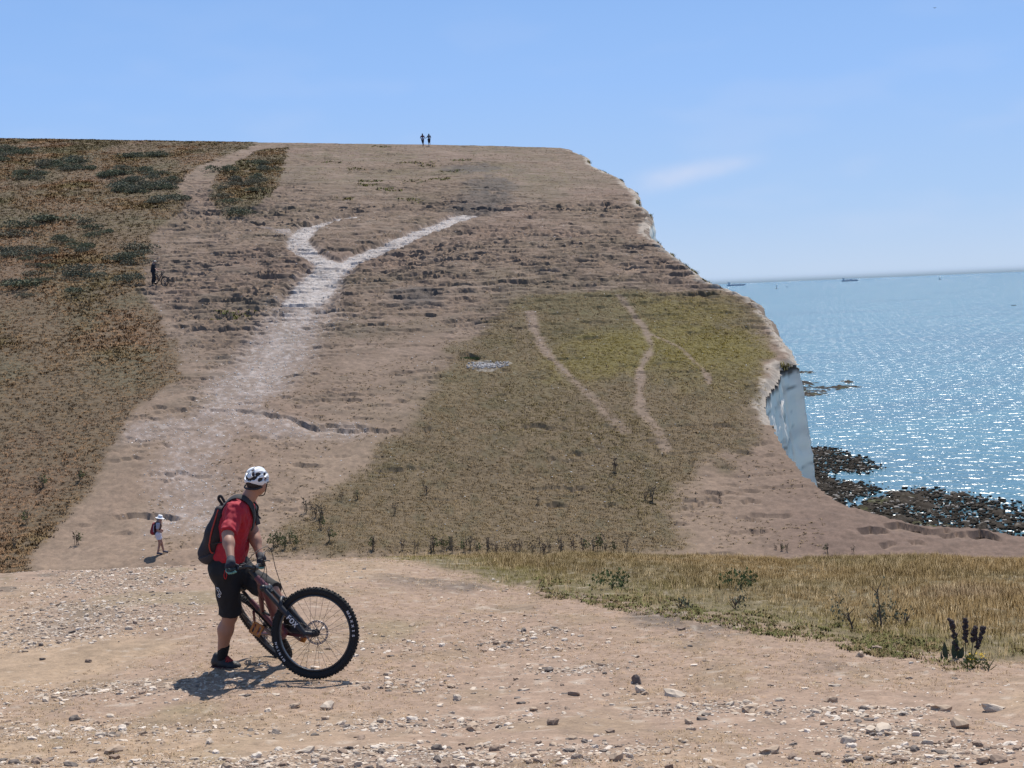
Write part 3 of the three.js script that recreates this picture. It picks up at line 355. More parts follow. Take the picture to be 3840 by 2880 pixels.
{
  const labels = ['dark weedy reef with rock pools nearest the foot of the white cliff', 'rounded dark reef between the cliff and the pale channel', 'broad dark boulder reef below the valley edge', 'long dark reef lying farther out beside the cliff corner', 'thin farthest strip of dark reef beside the cliff corner'];
  const rockMat = new THREE.MeshPhysicalMaterial({ vertexColors: true, roughness: 1, specularIntensity: 0.15 });
  REEFS.forEach((poly, q) => {
    const [x0, x1, d0, d1] = boxOf(poly, 3), st = q < 3 ? 0.42 : 0.8, nx = Math.ceil((x1 - x0) / st), nd = Math.ceil((d1 - d0) / (st * (q < 3 ? 1.2 : 1.6))), pos = [], col = [], idx = [];
    for (let j = 0; j <= nd; j++) for (let i = 0; i <= nx; i++) {
      const x = mix(x0, x1, i / nx), d = mix(d0, d1, j / nd), e = polyDist(poly, x, d), n = fbm(x * 0.13 + q * 31, d * 0.07, 3), l = fbm(x * 0.9, d * 0.5, 3), c = vnoise(x * 1.9, d * 1.4);
      let h = -0.5 + 0.62 * smooth(-2, 5, e + n * 7) + 0.55 * n + 0.75 * Math.max(0, l) + 0.42 * Math.max(0, c) * smooth(-0.4, 0.3, l); h -= 0.25;
      if (e < -2.6) h = -0.8;
      const k = [0.040, 0.033, 0.027]; mix3(k, [0.080, 0.066, 0.052], smooth(0.2, 0.7, fbm(x * 1.7 + 5, d * 1.2, 3))); mix3(k, [0.075, 0.085, 0.030], smooth(0.25, 0.6, fbm(x * 0.3 + 50, d * 0.2, 3)) * 0.5); mix3(k, [0.25, 0.23, 0.21], smooth(0.62, 0.8, vnoise(x * 3.3, d * 2.1)) * 0.8);
      pos.push(x, h, -d); col.push(...k);
      if (i < nx && j < nd) { const o = j * (nx + 1) + i; idx.push(o, o + 1, o + nx + 1, o + 1, o + nx + 2, o + nx + 1); }
    }
    const g = new THREE.BufferGeometry(); g.setAttribute('position', new THREE.Float32BufferAttribute(pos, 3)); g.setAttribute('color', new THREE.Float32BufferAttribute(col, 3)); g.setIndex(idx); g.computeVertexNormals();
    const m = new THREE.Mesh(g, rockMat); m.name = numbered('rock_reef'); tag(m, labels[q], 'reef'); top(m);
  });
}

// ------------------------------------------------------------------ scattered small things
const M4 = new THREE.Matrix4(), Q4 = new THREE.Quaternion(), E4 = new THREE.Euler();
function scatter(name, geo, material, list, label, category) {
  const m = new THREE.InstancedMesh(geo, material, list.length); m.name = name;
  list.forEach((it, i) => { E4.set(it.tx ?? 0, it.ry ?? 0, it.tz ?? 0, 'YXZ'); M4.compose(it.p, Q4.setFromEuler(E4), it.s); m.setMatrixAt(i, M4); if (it.c) m.setColorAt(i, it.c); });
  m.castShadow = m.receiveShadow = true; tag(m, label, category, null, 'stuff'); scene.add(m); return m;
}
function tuftGeo(seed, blades, spread, lean, width) {   // unit-high tuft of grass
  const R = rngOf(seed), pos = [], idx = [];
  for (let i = 0; i < blades; i++) {
    const a = R() * 6.283, r = spread * Math.sqrt(R()), x = Math.cos(a) * r, z = Math.sin(a) * r, h = 0.45 + 0.6 * R(), b = R() * 6.283, l = lean * (0.2 + R()) * h, w = width * (0.6 + 0.8 * R()), px = Math.cos(b + 1.57) * w, pz = Math.sin(b + 1.57) * w, o = pos.length / 3;
    const mx = x + Math.cos(b) * l * 0.35, mz = z + Math.sin(b) * l * 0.35, ex = x + Math.cos(b) * l, ez = z + Math.sin(b) * l;
    pos.push(x - px, -0.05, z - pz, x + px, -0.05, z + pz, mx - px * 0.8, h * 0.55, mz - pz * 0.8, mx + px * 0.8, h * 0.55, mz + pz * 0.8, ex, h * (1 - 0.25 * lean), ez);
    idx.push(o, o + 1, o + 2, o + 1, o + 3, o + 2, o + 2, o + 3, o + 4);
  }
  const g = new THREE.BufferGeometry(); g.setAttribute('position', new THREE.Float32BufferAttribute(pos, 3)); const nn = new Float32Array(pos.length); for (let i = 0; i < pos.length; i += 3) { const x = pos[i] * 0.5, z = pos[i + 2] * 0.5, L = Math.hypot(x, 1, z); nn[i] = x / L; nn[i + 1] = 1 / L; nn[i + 2] = z / L; } g.setAttribute('normal', new THREE.BufferAttribute(nn, 3)); g.setIndex(idx); return g;
}
const leafy = (extra = {}) => new THREE.MeshPhysicalMaterial({ color: 0xffffff, roughness: 0.95, side: THREE.DoubleSide, transmission: 0.45, thickness: 0, ...extra });
const dryMat = new THREE.MeshPhysicalMaterial({ color: 0xffffff, roughness: 1, specularIntensity: 0, side: THREE.DoubleSide });
const grassMat = dryMat;
// long grass of the left slope
{
  const R = rngOf(21), A = [], B = [];
  for (let i = 0; i < 260000 && A.length < 85000; i++) {
    const d = 60 + 165 * Math.pow(R(), 1.15), x = d * mix(-0.37, -0.13, R()); const L = zAt(x, d, 'left'); if (L < 0.35 || R() > L) continue;
    const n = fbm(x * 0.2, d * 0.14, 3), red = fbm(x * 0.16 + 70, d * 0.1, 3), k = [0.215, 0.140, 0.080]; mix3(k, [0.165, 0.134, 0.072], smooth(0.05, 0.5, n)); mix3(k, [0.245, 0.148, 0.092], smooth(-0.1, 0.4, red) * 0.8); mix3(k, [0.135, 0.132, 0.084], smooth(118, 140, d) * smooth(-0.25, 0.25, fbm(x * 0.3 + 11, d * 0.12, 3)) * 0.75); if (R() < 0.1) mix3(k, [0.2, 0.15, 0.09], 0.8); const g = 0.8 + 0.4 * R();
    const s = (0.065 + 0.075 * R()) * (d > 120 ? 1.35 : 1) * (0.75 + 0.5 * smooth(-0.3, 0.4, n));
    A.push({ p: V(x, hillH(x, d) - 0.02, -d), s: V(s * (1.6 + R()), s, s * (1.6 + R())), ry: R() * 6.28, tx: 0.2 * (R() - 0.5), c: C(k[0] * g, k[1] * g, k[2] * g) });
  }
  scatter('long_grass', tuftGeo(3, 11, 0.6, 0.9, 0.05), dryMat, A, 'long red brown grass covering the left slope', 'grass');
  for (let i = 0; i < 130000 && B.length < 46000; i++) {
    const d = 60 + 52 * R(), x = d * mix(-0.17, 0.25, R()); if (!onLand(x + 0.3, d)) continue; const L = zAt(x, d, 'right'); if (L < 0.3 || R() > L) continue;
    const n = fbm(x * 0.3, d * 0.2, 3), k = [0.205, 0.150, 0.086]; mix3(k, [0.172, 0.136, 0.070], smooth(-0.2, 0.4, n)); for (const [px, pd, rr] of PATCHES) mix3(k, [0.175, 0.14, 0.032], smooth(1.1, 0.2, Math.hypot(x - px, (d - pd) * 0.8) / rr) * 0.8); const g = 0.82 + 0.36 * R(), s = 0.035 + 0.05 * R() + 0.012 * smooth(0.1, 0.5, n);
    B.push({ p: V(x, hillH(x, d) - 0.01, -d), s: V(s * 2, s, s * 2), ry: R() * 6.28, c: C(k[0] * g, k[1] * g, k[2] * g) });
  }
  scatter('olive_grass', tuftGeo(4, 10, 0.5, 0.6, 0.055), dryMat, B, 'short olive grass on the lower right of the hill', 'grass');
  const T = [], HT = [[-9.63,189.41],[-11.88,189.08],[-7.3,171.04],[-14.41,168.04],[-14.41,164.44],[-16.27,154.68],[-5.17,193.86],[-8.83,185.98],[-9.51,168.32],[-6.08,179.75],[-11.92,161.1],[-9.24,152.66],[-16.7,214.51],[-20.53,187.87],[-17.38,181.63],[-18.42,103.47],[-18.65,103.81]];
  for (const [x, d] of HT) for (let i = 0; i < 26; i++) { const px = x + (R() - 0.5) * 2.6, pd = d + (R() - 0.5) * 2.2, s = 0.14 + 0.14 * R(); T.push({ p: V(px, hillH(px, pd) - 0.02, -pd), s: V(s * 2, s, s * 2), ry: R() * 6, c: C(0.085 * (0.8 + 0.5 * R()), 0.095, 0.035) }); }
  for (let i = 0; i < 42000; i++) { const d = 62 + 158 * R(), x = d * mix(-0.24, 0.2, R()); if (!onLand(x + 0.4, d) || zAt(x, d, 'left') > 0.2 || zAt(x, d, 'chalk') > 0.25 || fbm(x * 0.4, d * 0.3, 3) < -0.2) continue; const s = 0.03 + 0.05 * R(), g = 0.75 + 0.5 * R(); T.push({ p: V(x, hillH(x, d) - 0.01, -d), s: V(s * 3, s, s * 3), ry: R() * 6, c: C(0.20 * g, 0.15 * g, 0.098 * g) }); }
  scatter('turf_tufts', tuftGeo(5, 9, 0.5, 0.7, 0.06), dryMat, T, 'sparse low tufts in the worn turf of the hill', 'grass');
  // cliff edge fringe
  const F = []; for (const [cx, cd] of coast) { if (cd < 60 || cd > 210) continue; for (let i = 0; i < 3; i++) if (fbm(cx * 0.5, cd * 0.35, 2) > 0.32) { const x = cx - 0.1 - 0.3 * R(), d = cd + 0.3 * (R() - 0.5), s = 0.15 + 0.2 * R(); F.push({ p: V(x, hillH(x, d) - 0.03, -d), s: V(s * 1.3, s, s * 1.3), ry: R() * 6, tz: -0.3 * R(), c: C(0.11, 0.1, 0.045) }); } }
  scatter('edge_grass', tuftGeo(6, 9, 0.4, 0.6, 0.045), dryMat, F, 'grass fringe along the cliff edge', 'grass');
}
// meadow beside the path
{
  const R = rngOf(31), A = [], G = [], T = [];
  for (let i = 0; i < 260000 && A.length < 64000; i++) {
    const d = 10 + 19 * Math.pow(R(), 0.8), x = mix(-3, 0.40 * d + 1, R()), m = meadowAt(x, d); if (m < -0.55 || R() > smooth(-0.6, 0.35, m)) continue;
    const n = fbm(x * 0.6, d * 0.45, 3), edge = smooth(1.6, 0.1, m) * smooth(-0.5, 0.3, n + 0.2), k = [0.200, 0.140, 0.070]; mix3(k, [0.150, 0.116, 0.060], smooth(-0.25, 0.4, n)); mix3(k, [0.20, 0.145, 0.095], smooth(0.0, 0.5, fbm(x * 0.35 + 20, d * 0.3, 3))); mix3(k, [0.150, 0.142, 0.052], edge * 0.85); if (R() < 0.14) mix3(k, [0.42, 0.33, 0.21], 0.8);
    const g = 0.7 + 0.6 * R(), s = mix(0.085, 0.028, smooth(1.8, -0.1, m)) * (0.5 + 1.0 * R()) * (0.75 + 0.6 * smooth(-0.4, 0.4, fbm(x * 0.8 + 3, d * 0.5, 3)));
    A.push({ p: V(x, nearH(x, d) - 0.01, -d), s: V(0.05 + s * 0.5, s, 0.05 + s * 0.5), ry: R() * 6.28, tx: 0.25 * (R() - 0.5), tz: 0.25 * (R() - 0.5), c: C(k[0] * g, k[1] * g, k[2] * g) });
  }
  scatter('meadow_grass', tuftGeo(7, 11, 0.42, 0.7, 0.014), grassMat, A, 'golden brown meadow grass beside the stony path', 'grass');
  const S = []; for (let i = 0; i < 30000 && S.length < 1500; i++) { const d = 11 + 15 * R(), x = mix(-2, 0.38 * d, R()), m = meadowAt(x, d); if (m < 0.1 || fbm(x * 0.9 + 33, d * 0.6, 3) < 0) continue; const s = 0.10 + 0.12 * R(), g = 0.7 + 0.6 * R(); S.push({ p: V(x, nearH(x, d) - 0.01, -d), s: V(0.1, s, 0.1), ry: R() * 6, tx: 0.4 * (R() - 0.5), tz: 0.4 * (R() - 0.5), c: C(0.30 * g, 0.225 * g, 0.135 * g) }); }
  scatter('seed_stems', tuftGeo(17, 4, 0.5, 0.9, 0.018), grassMat, S, 'taller bent seed stems standing above the meadow', 'grass');
  for (let i = 0; i < 60000 && G.length < 1500; i++) { const d = 11 + 9 * R(), x = mix(0.2, 0.36 * d, R()), m = meadowAt(x, d); if (m < -0.35 || m > 0.7 || fbm(x * 1.3 + 4, d * 1.0, 3) + 0.8 * (R() - 0.5) < 0.05) continue; const s = 0.02 + 0.035 * R(), g = 0.6 + 0.8 * R(); G.push({ p: V(x, nearH(x, d), -d), s: V(s * 1.5, s, s * 1.5), ry: R() * 6, c: R() < 0.35 ? C(0.16 * g, 0.12 * g, 0.066 * g) : C(0.122 * g, 0.120 * g, 0.052 * g) }); }
  scatter('ground_cover', tuftGeo(8, 9, 0.7, 1.1, 0.075), grassMat, G, 'low green leaves along the edge of the meadow', 'ground cover');
  for (let i = 0; i < 60000 && T.length < 16000; i++) { const d = 7.3 + 17 * Math.pow(R(), 1.2), x = d * mix(-0.36, 0.36, R()); if (meadowAt(x, d) > 0 || fbm(x * 0.7, d * 0.5, 3) + 0.3 * R() < -0.05) continue; const s = 0.008 + 0.014 * R(), g = 0.8 + 0.4 * R(), k = R() < 0.2 ? [0.26, 0.2, 0.12] : [0.38, 0.27, 0.18]; T.push({ p: V(x, nearH(x, d), -d), s: V(s * 2.6, s, s * 2.6), ry: R() * 6, c: C(k[0] * g, k[1] * g, k[2] * g) }); }
  scatter('trodden_grass', tuftGeo(9, 8, 0.6, 0.9, 0.035), dryMat, T, 'trodden dry grass stubble on the path', 'grass');
}

// ------------------------------------------------------------------ stones
const flintGeos = [];
{
  const R = rngOf(41);
  for (let k = 0; k < 9; k++) { const g = new THREE.IcosahedronGeometry(1, 1), p = g.attributes.position, ph = k * 7.7; for (let i = 0; i < p.count; i++) { const x = p.getX(i), y = p.getY(i), z = p.getZ(i), r = 1 + 0.55 * n3(x * 1.1 + ph, y * 1.1, z * 1.1) + 0.34 * n3(x * 2.7, y * 2.7 + ph, z * 2.7), q = (v) => Math.sign(v) * Math.pow(Math.abs(v), 0.8); p.setXYZ(i, q(x) * r * (0.5 + 0.2 * ((k * 5) % 3) / 2), q(y) * r * (k % 3 === 2 ? 0.46 : 0.27), q(z) * r * 0.42); } g.deleteAttribute('normal'); const f = bare(g); f.computeVertexNormals(); flintGeos.push(f); }
  const tones = [[0.50, 0.405, 0.315], [0.37, 0.27, 0.19], [0.14, 0.11, 0.092], [0.24, 0.165, 0.118], [0.60, 0.51, 0.425], [0.43, 0.325, 0.24]];
  const grit = noiseTexture(128, (u, v) => { const s = 0.6 * tnoise(u * 12, v * 12, 12) + 0.4 * tnoise(u * 40, v * 40, 40), k = 0.86 + 0.25 * s; return [k, k, k]; });
  const stoneMats = tones.map((t) => mat(...t, 0.8));
  // every stone in view, largest first
  const all = [];
  for (let i = 0; i < 400000 && all.length < 27000; i++) {
    const d = 7.2 + 17 * R(), x = d * mix(-0.37, 0.37, R()), m = meadowAt(x, d); if (m > 0.1) continue;
    const b = bedsAt(x, d) + 0.17 * smooth(-0.4, 0.5, fbm(x * 0.7 + 12, d * 0.6, 3)) + 0.12 * smooth(9.6, 7.6, d); if (R() > b * 0.62) continue;
    const s = (0.0055 + 0.0115 * R() + 0.045 * Math.pow(R(), 10)) * mix(1.15, 1.0, smooth(12, 8, d)); all.push({ x, d, s });
  }
  for (const o of all) o.big = o.s / o.d; all.sort((a, b) => b.big - a.big);
  const zonesOf = (o) => o.d < 9.6 ? (o.x < -1 ? 0 : o.x < 1 ? 1 : 2) : o.d < 13 ? (o.x < -1.3 ? 3 : o.x < 1 ? 4 : 5) : (o.x < -1.5 ? 6 : 7);
  const words = ['at the bottom left of the path', 'at the bottom middle of the path', 'at the bottom right of the path', 'left of the leaning rider', 'right of the bike front wheel', 'on the right of the path below the meadow', 'on the far left of the path behind the rider', 'on the far part of the path'];
  const tonesName = ['pale cream', 'buff', 'dark grey', 'brown', 'white', 'tan'];
  const lay = (o, mesh) => { mesh.position.set(o.x, nearH(o.x, o.d) + o.s * 0.03, -o.d); mesh.rotation.set(0.5 * (R() - 0.5), R() * 6.28, 0.4 * (R() - 0.5)); mesh.scale.setScalar(o.s); };
  all.slice(0, 230).forEach((o, i) => { const t = Math.floor(R() * 6), m = new THREE.Mesh(flintGeos[i % 9], stoneMats[t]); m.name = numbered('flint_stone'); lay(o, m); tag(m, `small ${tonesName[t]} flint lying ${words[zonesOf(o)]}`, 'stone', `small ${tonesName[t]} flints ${words[zonesOf(o)]}`); top(m); });
  const where = ['dark upright flint in the middle right of the path', 'long white flint beside the dark upright one', 'buff flint in the cluster left of the long white one', 'cream flint touching the cluster under the dark upright one', 'broad buff flint at the right end of the rubble patch', 'round brown flint alone below the rubble patch', 'brown flint at the lower middle, level with the round one', 'buff flint standing alone at the lower right', 'cream flint cut by the bottom edge, right of centre', 'buff flint in the bottom middle rubble', 'dark square flint left of the small rubble row', 'brown flint alone near the edge of the meadow', 'round buff flint at the upper left of the right-hand rubble', 'large cream flint at the foot of the right-hand rubble', 'cream flint touching the large cream one', 'buff flint alone right of the right-hand rubble', 'round buff flint at the bottom right corner', 'brown flint beside the round one at the bottom right corner', 'cream flint below the left end of the right-hand rubble', 'cream flint nearest the right edge of the path', 'brown flint against the meadow edge at the right', 'buff flint just below the meadow edge', 'broad buff flint in the lower middle of the path', 'buff flint below the shadow of the rider', 'flat cream flint below the front wheel', 'cream flint at the bottom left of centre', 'buff flint right of the front wheel shadow', 'tilted cream flint in the middle of the path', 'long buff flint at the lower left', 'small dark flint at the left end of the path', 'brown flint left of the rider', 'buff flint beyond the front wheel', 'buff flint in the middle, at the left of the lower rubble', 'brown flint alone in the upper middle', 'buff flint in the hollow at the right', 'dark flint right of the large cream one'];
  BIG_STONES.forEach(([x, d, s, t], i) => { const m = new THREE.Mesh(flintGeos[(i * 5 + 2) % 9], stoneMats[t]); m.name = numbered('flint_stone'); lay({ x, d, s: s * 0.55 }, m); m.position.y += s * 0.05; if (t === 2 && i === 0) m.scale.y *= 1.7; tag(m, where[i], 'stone', 'larger flints on the path'); top(m); });
  const rest = all.slice(230), buckets = flintGeos.slice(0, 4).map(() => []);
  rest.forEach((o, i) => { const t = tones[[0, 0, 0, 4, 4, 5, 5, 1, 1, 3, 2][Math.floor(R() * 11)]], g = 0.8 + 0.4 * R(); buckets[i % 4].push({ p: V(o.x, nearH(o.x, o.d) - o.s * 0.02, -o.d), s: V(o.s, o.s * (0.6 + 0.5 * R()), o.s), ry: R() * 6.28, tx: 0.5 * (R() - 0.5), tz: 0.4 * (R() - 0.5), c: C(t[0] * g, t[1] * g, t[2] * g) }); });
  const loose = mat(1, 1, 1, 0.8); buckets.forEach((b, i) => scatter(numbered('loose_flints'), flintGeos[i], loose, b, 'loose small flints strewn over the path', 'stones'));
  // chalk rubble on the worn tracks of the hill
  const P = [];
  for (let i = 0; i < 120000 && P.length < 9000; i++) { const d = 62 + 92 * R(), x = d * mix(-0.26, 0.16, R()); if (!onLand(x + 0.3, d)) continue; const c = zAt(x, d, 'chalk'), b = zAt(x, d, 'bare'); if (zAt(x, d, 'left') > 0.3 || R() > c * 0.8 + 0.012 + 0.05 * b) continue; const s = 0.03 + 0.06 * R() * R() + 0.02 * smooth(80, 140, d); P.push({ p: V(x, hillH(x, d) + s * 0.1, -d), s: V(s, s * 0.8, s), ry: R() * 6, tx: 0.6 * (R() - 0.5), tz: 0.5 * (R() - 0.5), c: C(0.66, 0.62, 0.59) }); }
  scatter('chalk_rubble', flintGeos[1], loose, P, 'white chalk rubble on the worn tracks of the hill', 'stones');
  const spoil = []; for (let i = 0; i < 260; i++) { const x = CHALK_SPOIL[0] + (R() + R() + R() - 1.5) * 1.1, d = CHALK_SPOIL[1] + (R() + R() - 1) * 0.8, s = 0.05 + 0.07 * R(); spoil.push({ p: V(x, hillH(x, d) + 0.02, -d), s: V(s, s, s), ry: R() * 6, c: C(0.42, 0.39, 0.37) }); }
  scatter('chalk_spoil', flintGeos[2], loose, spoil, 'heap of white chalk rubble below the green hollow', 'stones');
  // boulders on the reefs
  const D = []; for (let q = 0; q < 3; q++) { const b = boxOf(REEFS[q], 2); for (let i = 0; i < 5000; i++) { const x = mix(b[0], b[1], R()), d = mix(b[2], b[3], R()), e = polyDist(REEFS[q], x, d); if (e < -1.5 || R() > smooth(-2, 4, e)) continue; const s = 0.25 + 0.6 * R() * R(), g = 0.6 + 0.6 * R(); D.push({ p: V(x, 0.1 + 0.1 * R(), -d), s: V(s, s * 0.7, s), ry: R() * 6, tx: 0.4 * (R() - 0.5), c: R() < 0.1 ? C(0.26, 0.24, 0.22) : C(0.042 * g, 0.035 * g, 0.028 * g) }); } }
  scatter('reef_boulders', flintGeos[5], new THREE.MeshPhysicalMaterial({ color: 0xffffff, roughness: 1, specularIntensity: 0.15 }), D, 'dark boulders lying on the reefs', 'boulders');
}

// ------------------------------------------------------------------ bushes of the left slope
const BUSHES = [[-32.16,116.24,3],[-32.74,115.39,2],[-30.9,115.21,2],[-35.71,112.7,3],[-36.64,113.2,2],[-34.4,114.24,1.6],[-35.68,116.59,1.6],[-29.76,121.43,2.6],[-30.62,121.51,2],[-28.66,120.28,2],[-27.93,113.59,2.2],[-42.24,133.46,3],[-42.74,137.41,2.6],[-42.12,140.15,3.2],[-40.41,140.07,3],[-40.33,125.09,2.6],[-39.33,123.92,2.2],[-39.25,127.25,1.6],[-36.38,135.7,1.8],[-30.77,110.23,2],[-34.27,109.83,1.5],[-35.53,128.11,1.6],[-35.48,119.43,1.6],[-37.34,138.5,1.8],[-28.0,162.82,2.4],[-26.81,150.93,2],[-24.64,143.98,2.6],[-26.38,165.1,2.4],[-28.25,154.67,2],[-27.09,177.64,2.4],[-25.67,158.66,2],[-25.41,145.66,2]], STALKS = [[-10.35,64.42],[-10.17,64.74],[-9.81,64.18],[-9.7,65.03],[-9.38,64.29],[-9.48,68.84],[-8.98,68.08],[-8.77,67.88],[-8.58,66.63],[-7.97,64.81],[-8.06,70.23],[-7.32,70.25],[-6.09,63.87],[-5.49,68.36],[-4.85,63.72],[-4.29,63.65],[-4.17,70.99],[-3.61,63.49],[-3.18,63.85],[-2.72,63.45],[-2.28,63.46],[-1.72,63.16],[-1.28,63.27],[-0.5,63.1],[0.05,63.44],[0.6,63.03],[1.03,62.91],[1.69,62.73],[2.24,62.83],[3.11,62.65],[3.34,62.86],[3.55,62.66],[3.87,62.62],[4.41,62.49],[4.66,72.72],[0.99,69.35],[5.78,68.84],[6.13,68.72],[9.08,68.36],[-21.66,65.82],[-19.21,66.54],[-22.84,73.91],[-21.17,74.39],[-22.24,69.29],[-3.51,63.72],[-2.06,63.7],[-0.95,63.03],[-2.85,64.15],[-0.17,63.0],[1.27,63.22],[2.67,62.71],[10.42,61.85],[10.62,61.75],[10.82,61.65],[12.36,61.3],[13.38,61.08]];
function leafBall(seed, n, sx, sy, leaf) {
  const R = rngOf(seed), pos = [], nrm = V(), u = V(), w = V(), lobes = []; for (let i = 0; i < 6; i++) lobes.push([(R() - 0.5) * 1.5 * sx, 0.1 * sy + R() * 0.3 * sy, (R() - 0.5) * 1.1 * sx, (0.32 + 0.25 * R())]);
  for (let i = 0; i < n; i++) { const L = lobes[i % 6], a = R() * 6.283, c = R() * 1.25 - 0.25, q = Math.sqrt(Math.max(0, 1 - c * c)), r = L[3] * (0.7 + 0.35 * R()); const x = L[0] + Math.cos(a) * q * r * sx, y = Math.max(0.01, L[1] + c * r * sy), z = L[2] + Math.sin(a) * q * r * sx; nrm.set(R() - 0.5, R() - 0.2, R() - 0.5).normalize(); u.set(nrm.z, 0.3, -nrm.x).normalize(); w.crossVectors(nrm, u); const s = leaf * (0.6 + 0.8 * R()); pos.push(x - u.x * s, y - u.y * s, z - u.z * s, x + u.x * s, y + u.y * s, z + u.z * s, x + w.x * s * 1.6, y + Math.abs(w.y) * s * 1.6 + s * 0.4, z + w.z * s * 1.6); }
  const g = new THREE.BufferGeometry(); g.setAttribute('position', new THREE.Float32BufferAttribute(pos, 3)); g.computeVertexNormals(); return g;
}
{
  const R = rngOf(51), geos = [0, 1, 2, 3, 4].map((k) => leafBall(60 + k, 700, 1, 0.9, 0.045)), stems = [0, 1].map((k) => { const q = rngOf(80 + k), l = []; for (let i = 0; i < 9; i++) { const a = q() * 6.28, r = 0.25 + 0.4 * q(); l.push(rod(V(Math.cos(a) * 0.08, -0.06, Math.sin(a) * 0.08), V(Math.cos(a) * r, 0.25 + 0.15 * q(), Math.sin(a) * r), 0.02, 0.008, 5)); } return mg(l); });
  const cols = [[0.122, 0.132, 0.076], [0.135, 0.136, 0.090], [0.112, 0.118, 0.070], [0.145, 0.130, 0.084]].map((c) => new THREE.MeshStandardMaterial({ color: C(...c), roughness: 0.95, side: THREE.DoubleSide })), wood = mat(0.06, 0.045, 0.035, 0.95);
  const spots = BUSHES.map(([x, d, s]) => [x, d, s, true]);
  for (let i = 0; i < 9000 && spots.length < 170; i++) { const d = 112 + 90 * R(), x = d * mix(-0.36, -0.15, R()); if (zAt(x, d, 'left') < 0.8 || (x > -0.205 * d && R() < 0.8) || fbm(x * 0.11 + 2, d * 0.07, 3) + 0.25 * smooth(140, 200, d) < 0.08 + 0.3 * R()) continue; spots.push([x, d, 1.1 + 1.9 * R() * R() + 0.008 * (d - 110), false]); }
  const named = ['large green bush mound on the slope left of the upper cyclist', 'bush at the left of the green mound beside the upper cyclist', 'bush at the right of the green mound beside the upper cyclist', 'wide bush at the left edge, level with the upper cyclist', 'bush cut by the left edge, level with the upper cyclist', 'bush between the left edge and the green mound', 'small bush above the gap left of the green mound', 'broad bush just up the slope from the upper cyclist', 'left bush of the row just up the slope from the upper cyclist', 'right bush of the row just up the slope from the upper cyclist', 'round bush beside the track at the upper cyclist feet'];
  spots.forEach(([x, d, s, known], i) => {
    const far = d > 165, isle = x > -27 * d / 150 && d > 120 && x > -0.2 * d;
    const label = known && i < 11 ? named[i] : isle ? 'grey green bush on the brown grass patch right of the upper track' : `${s > 2.3 ? 'wide' : s > 1.6 ? 'mid sized' : 'small'} grey green bush ${far ? 'near the left slope skyline' : d > 138 ? 'halfway up the left slope' : 'low on the left slope'}, ${x < -0.305 * d ? 'close to the left edge' : x < -0.26 * d ? 'midway to the track' : 'close to the upper track'}`;
    const t = thing('low_bush', label, 'bush', [x, hillH(x, d) - 0.05, -d], known && i < 11 ? 'bushes level with the upper cyclist' : 'low bushes of the left slope'); t.rotation.y = R() * 6.28; t.scale.set(s * 0.62, s * (0.32 + 0.12 * R()), s * 0.62);
    part('foliage', geos[i % 5], cols[Math.floor(R() * 4)], t); part('stems', stems[i % 2], wood, t);
  });
  // green growth in the hollow on the hill
  const h = thing('hollow_shrub', 'bright green shrub growing in the small hollow on the right of the hill', 'bush', [GREEN_HOLE[0] + 0.1, hillH(...GREEN_HOLE) - 0.15, -GREEN_HOLE[1]]); h.scale.set(0.8, 0.5, 0.5); part('foliage', geos[2], mat(0.085, 0.125, 0.04, 0.95, { side: THREE.DoubleSide }), h); part('stems', stems[0], wood, h);
}
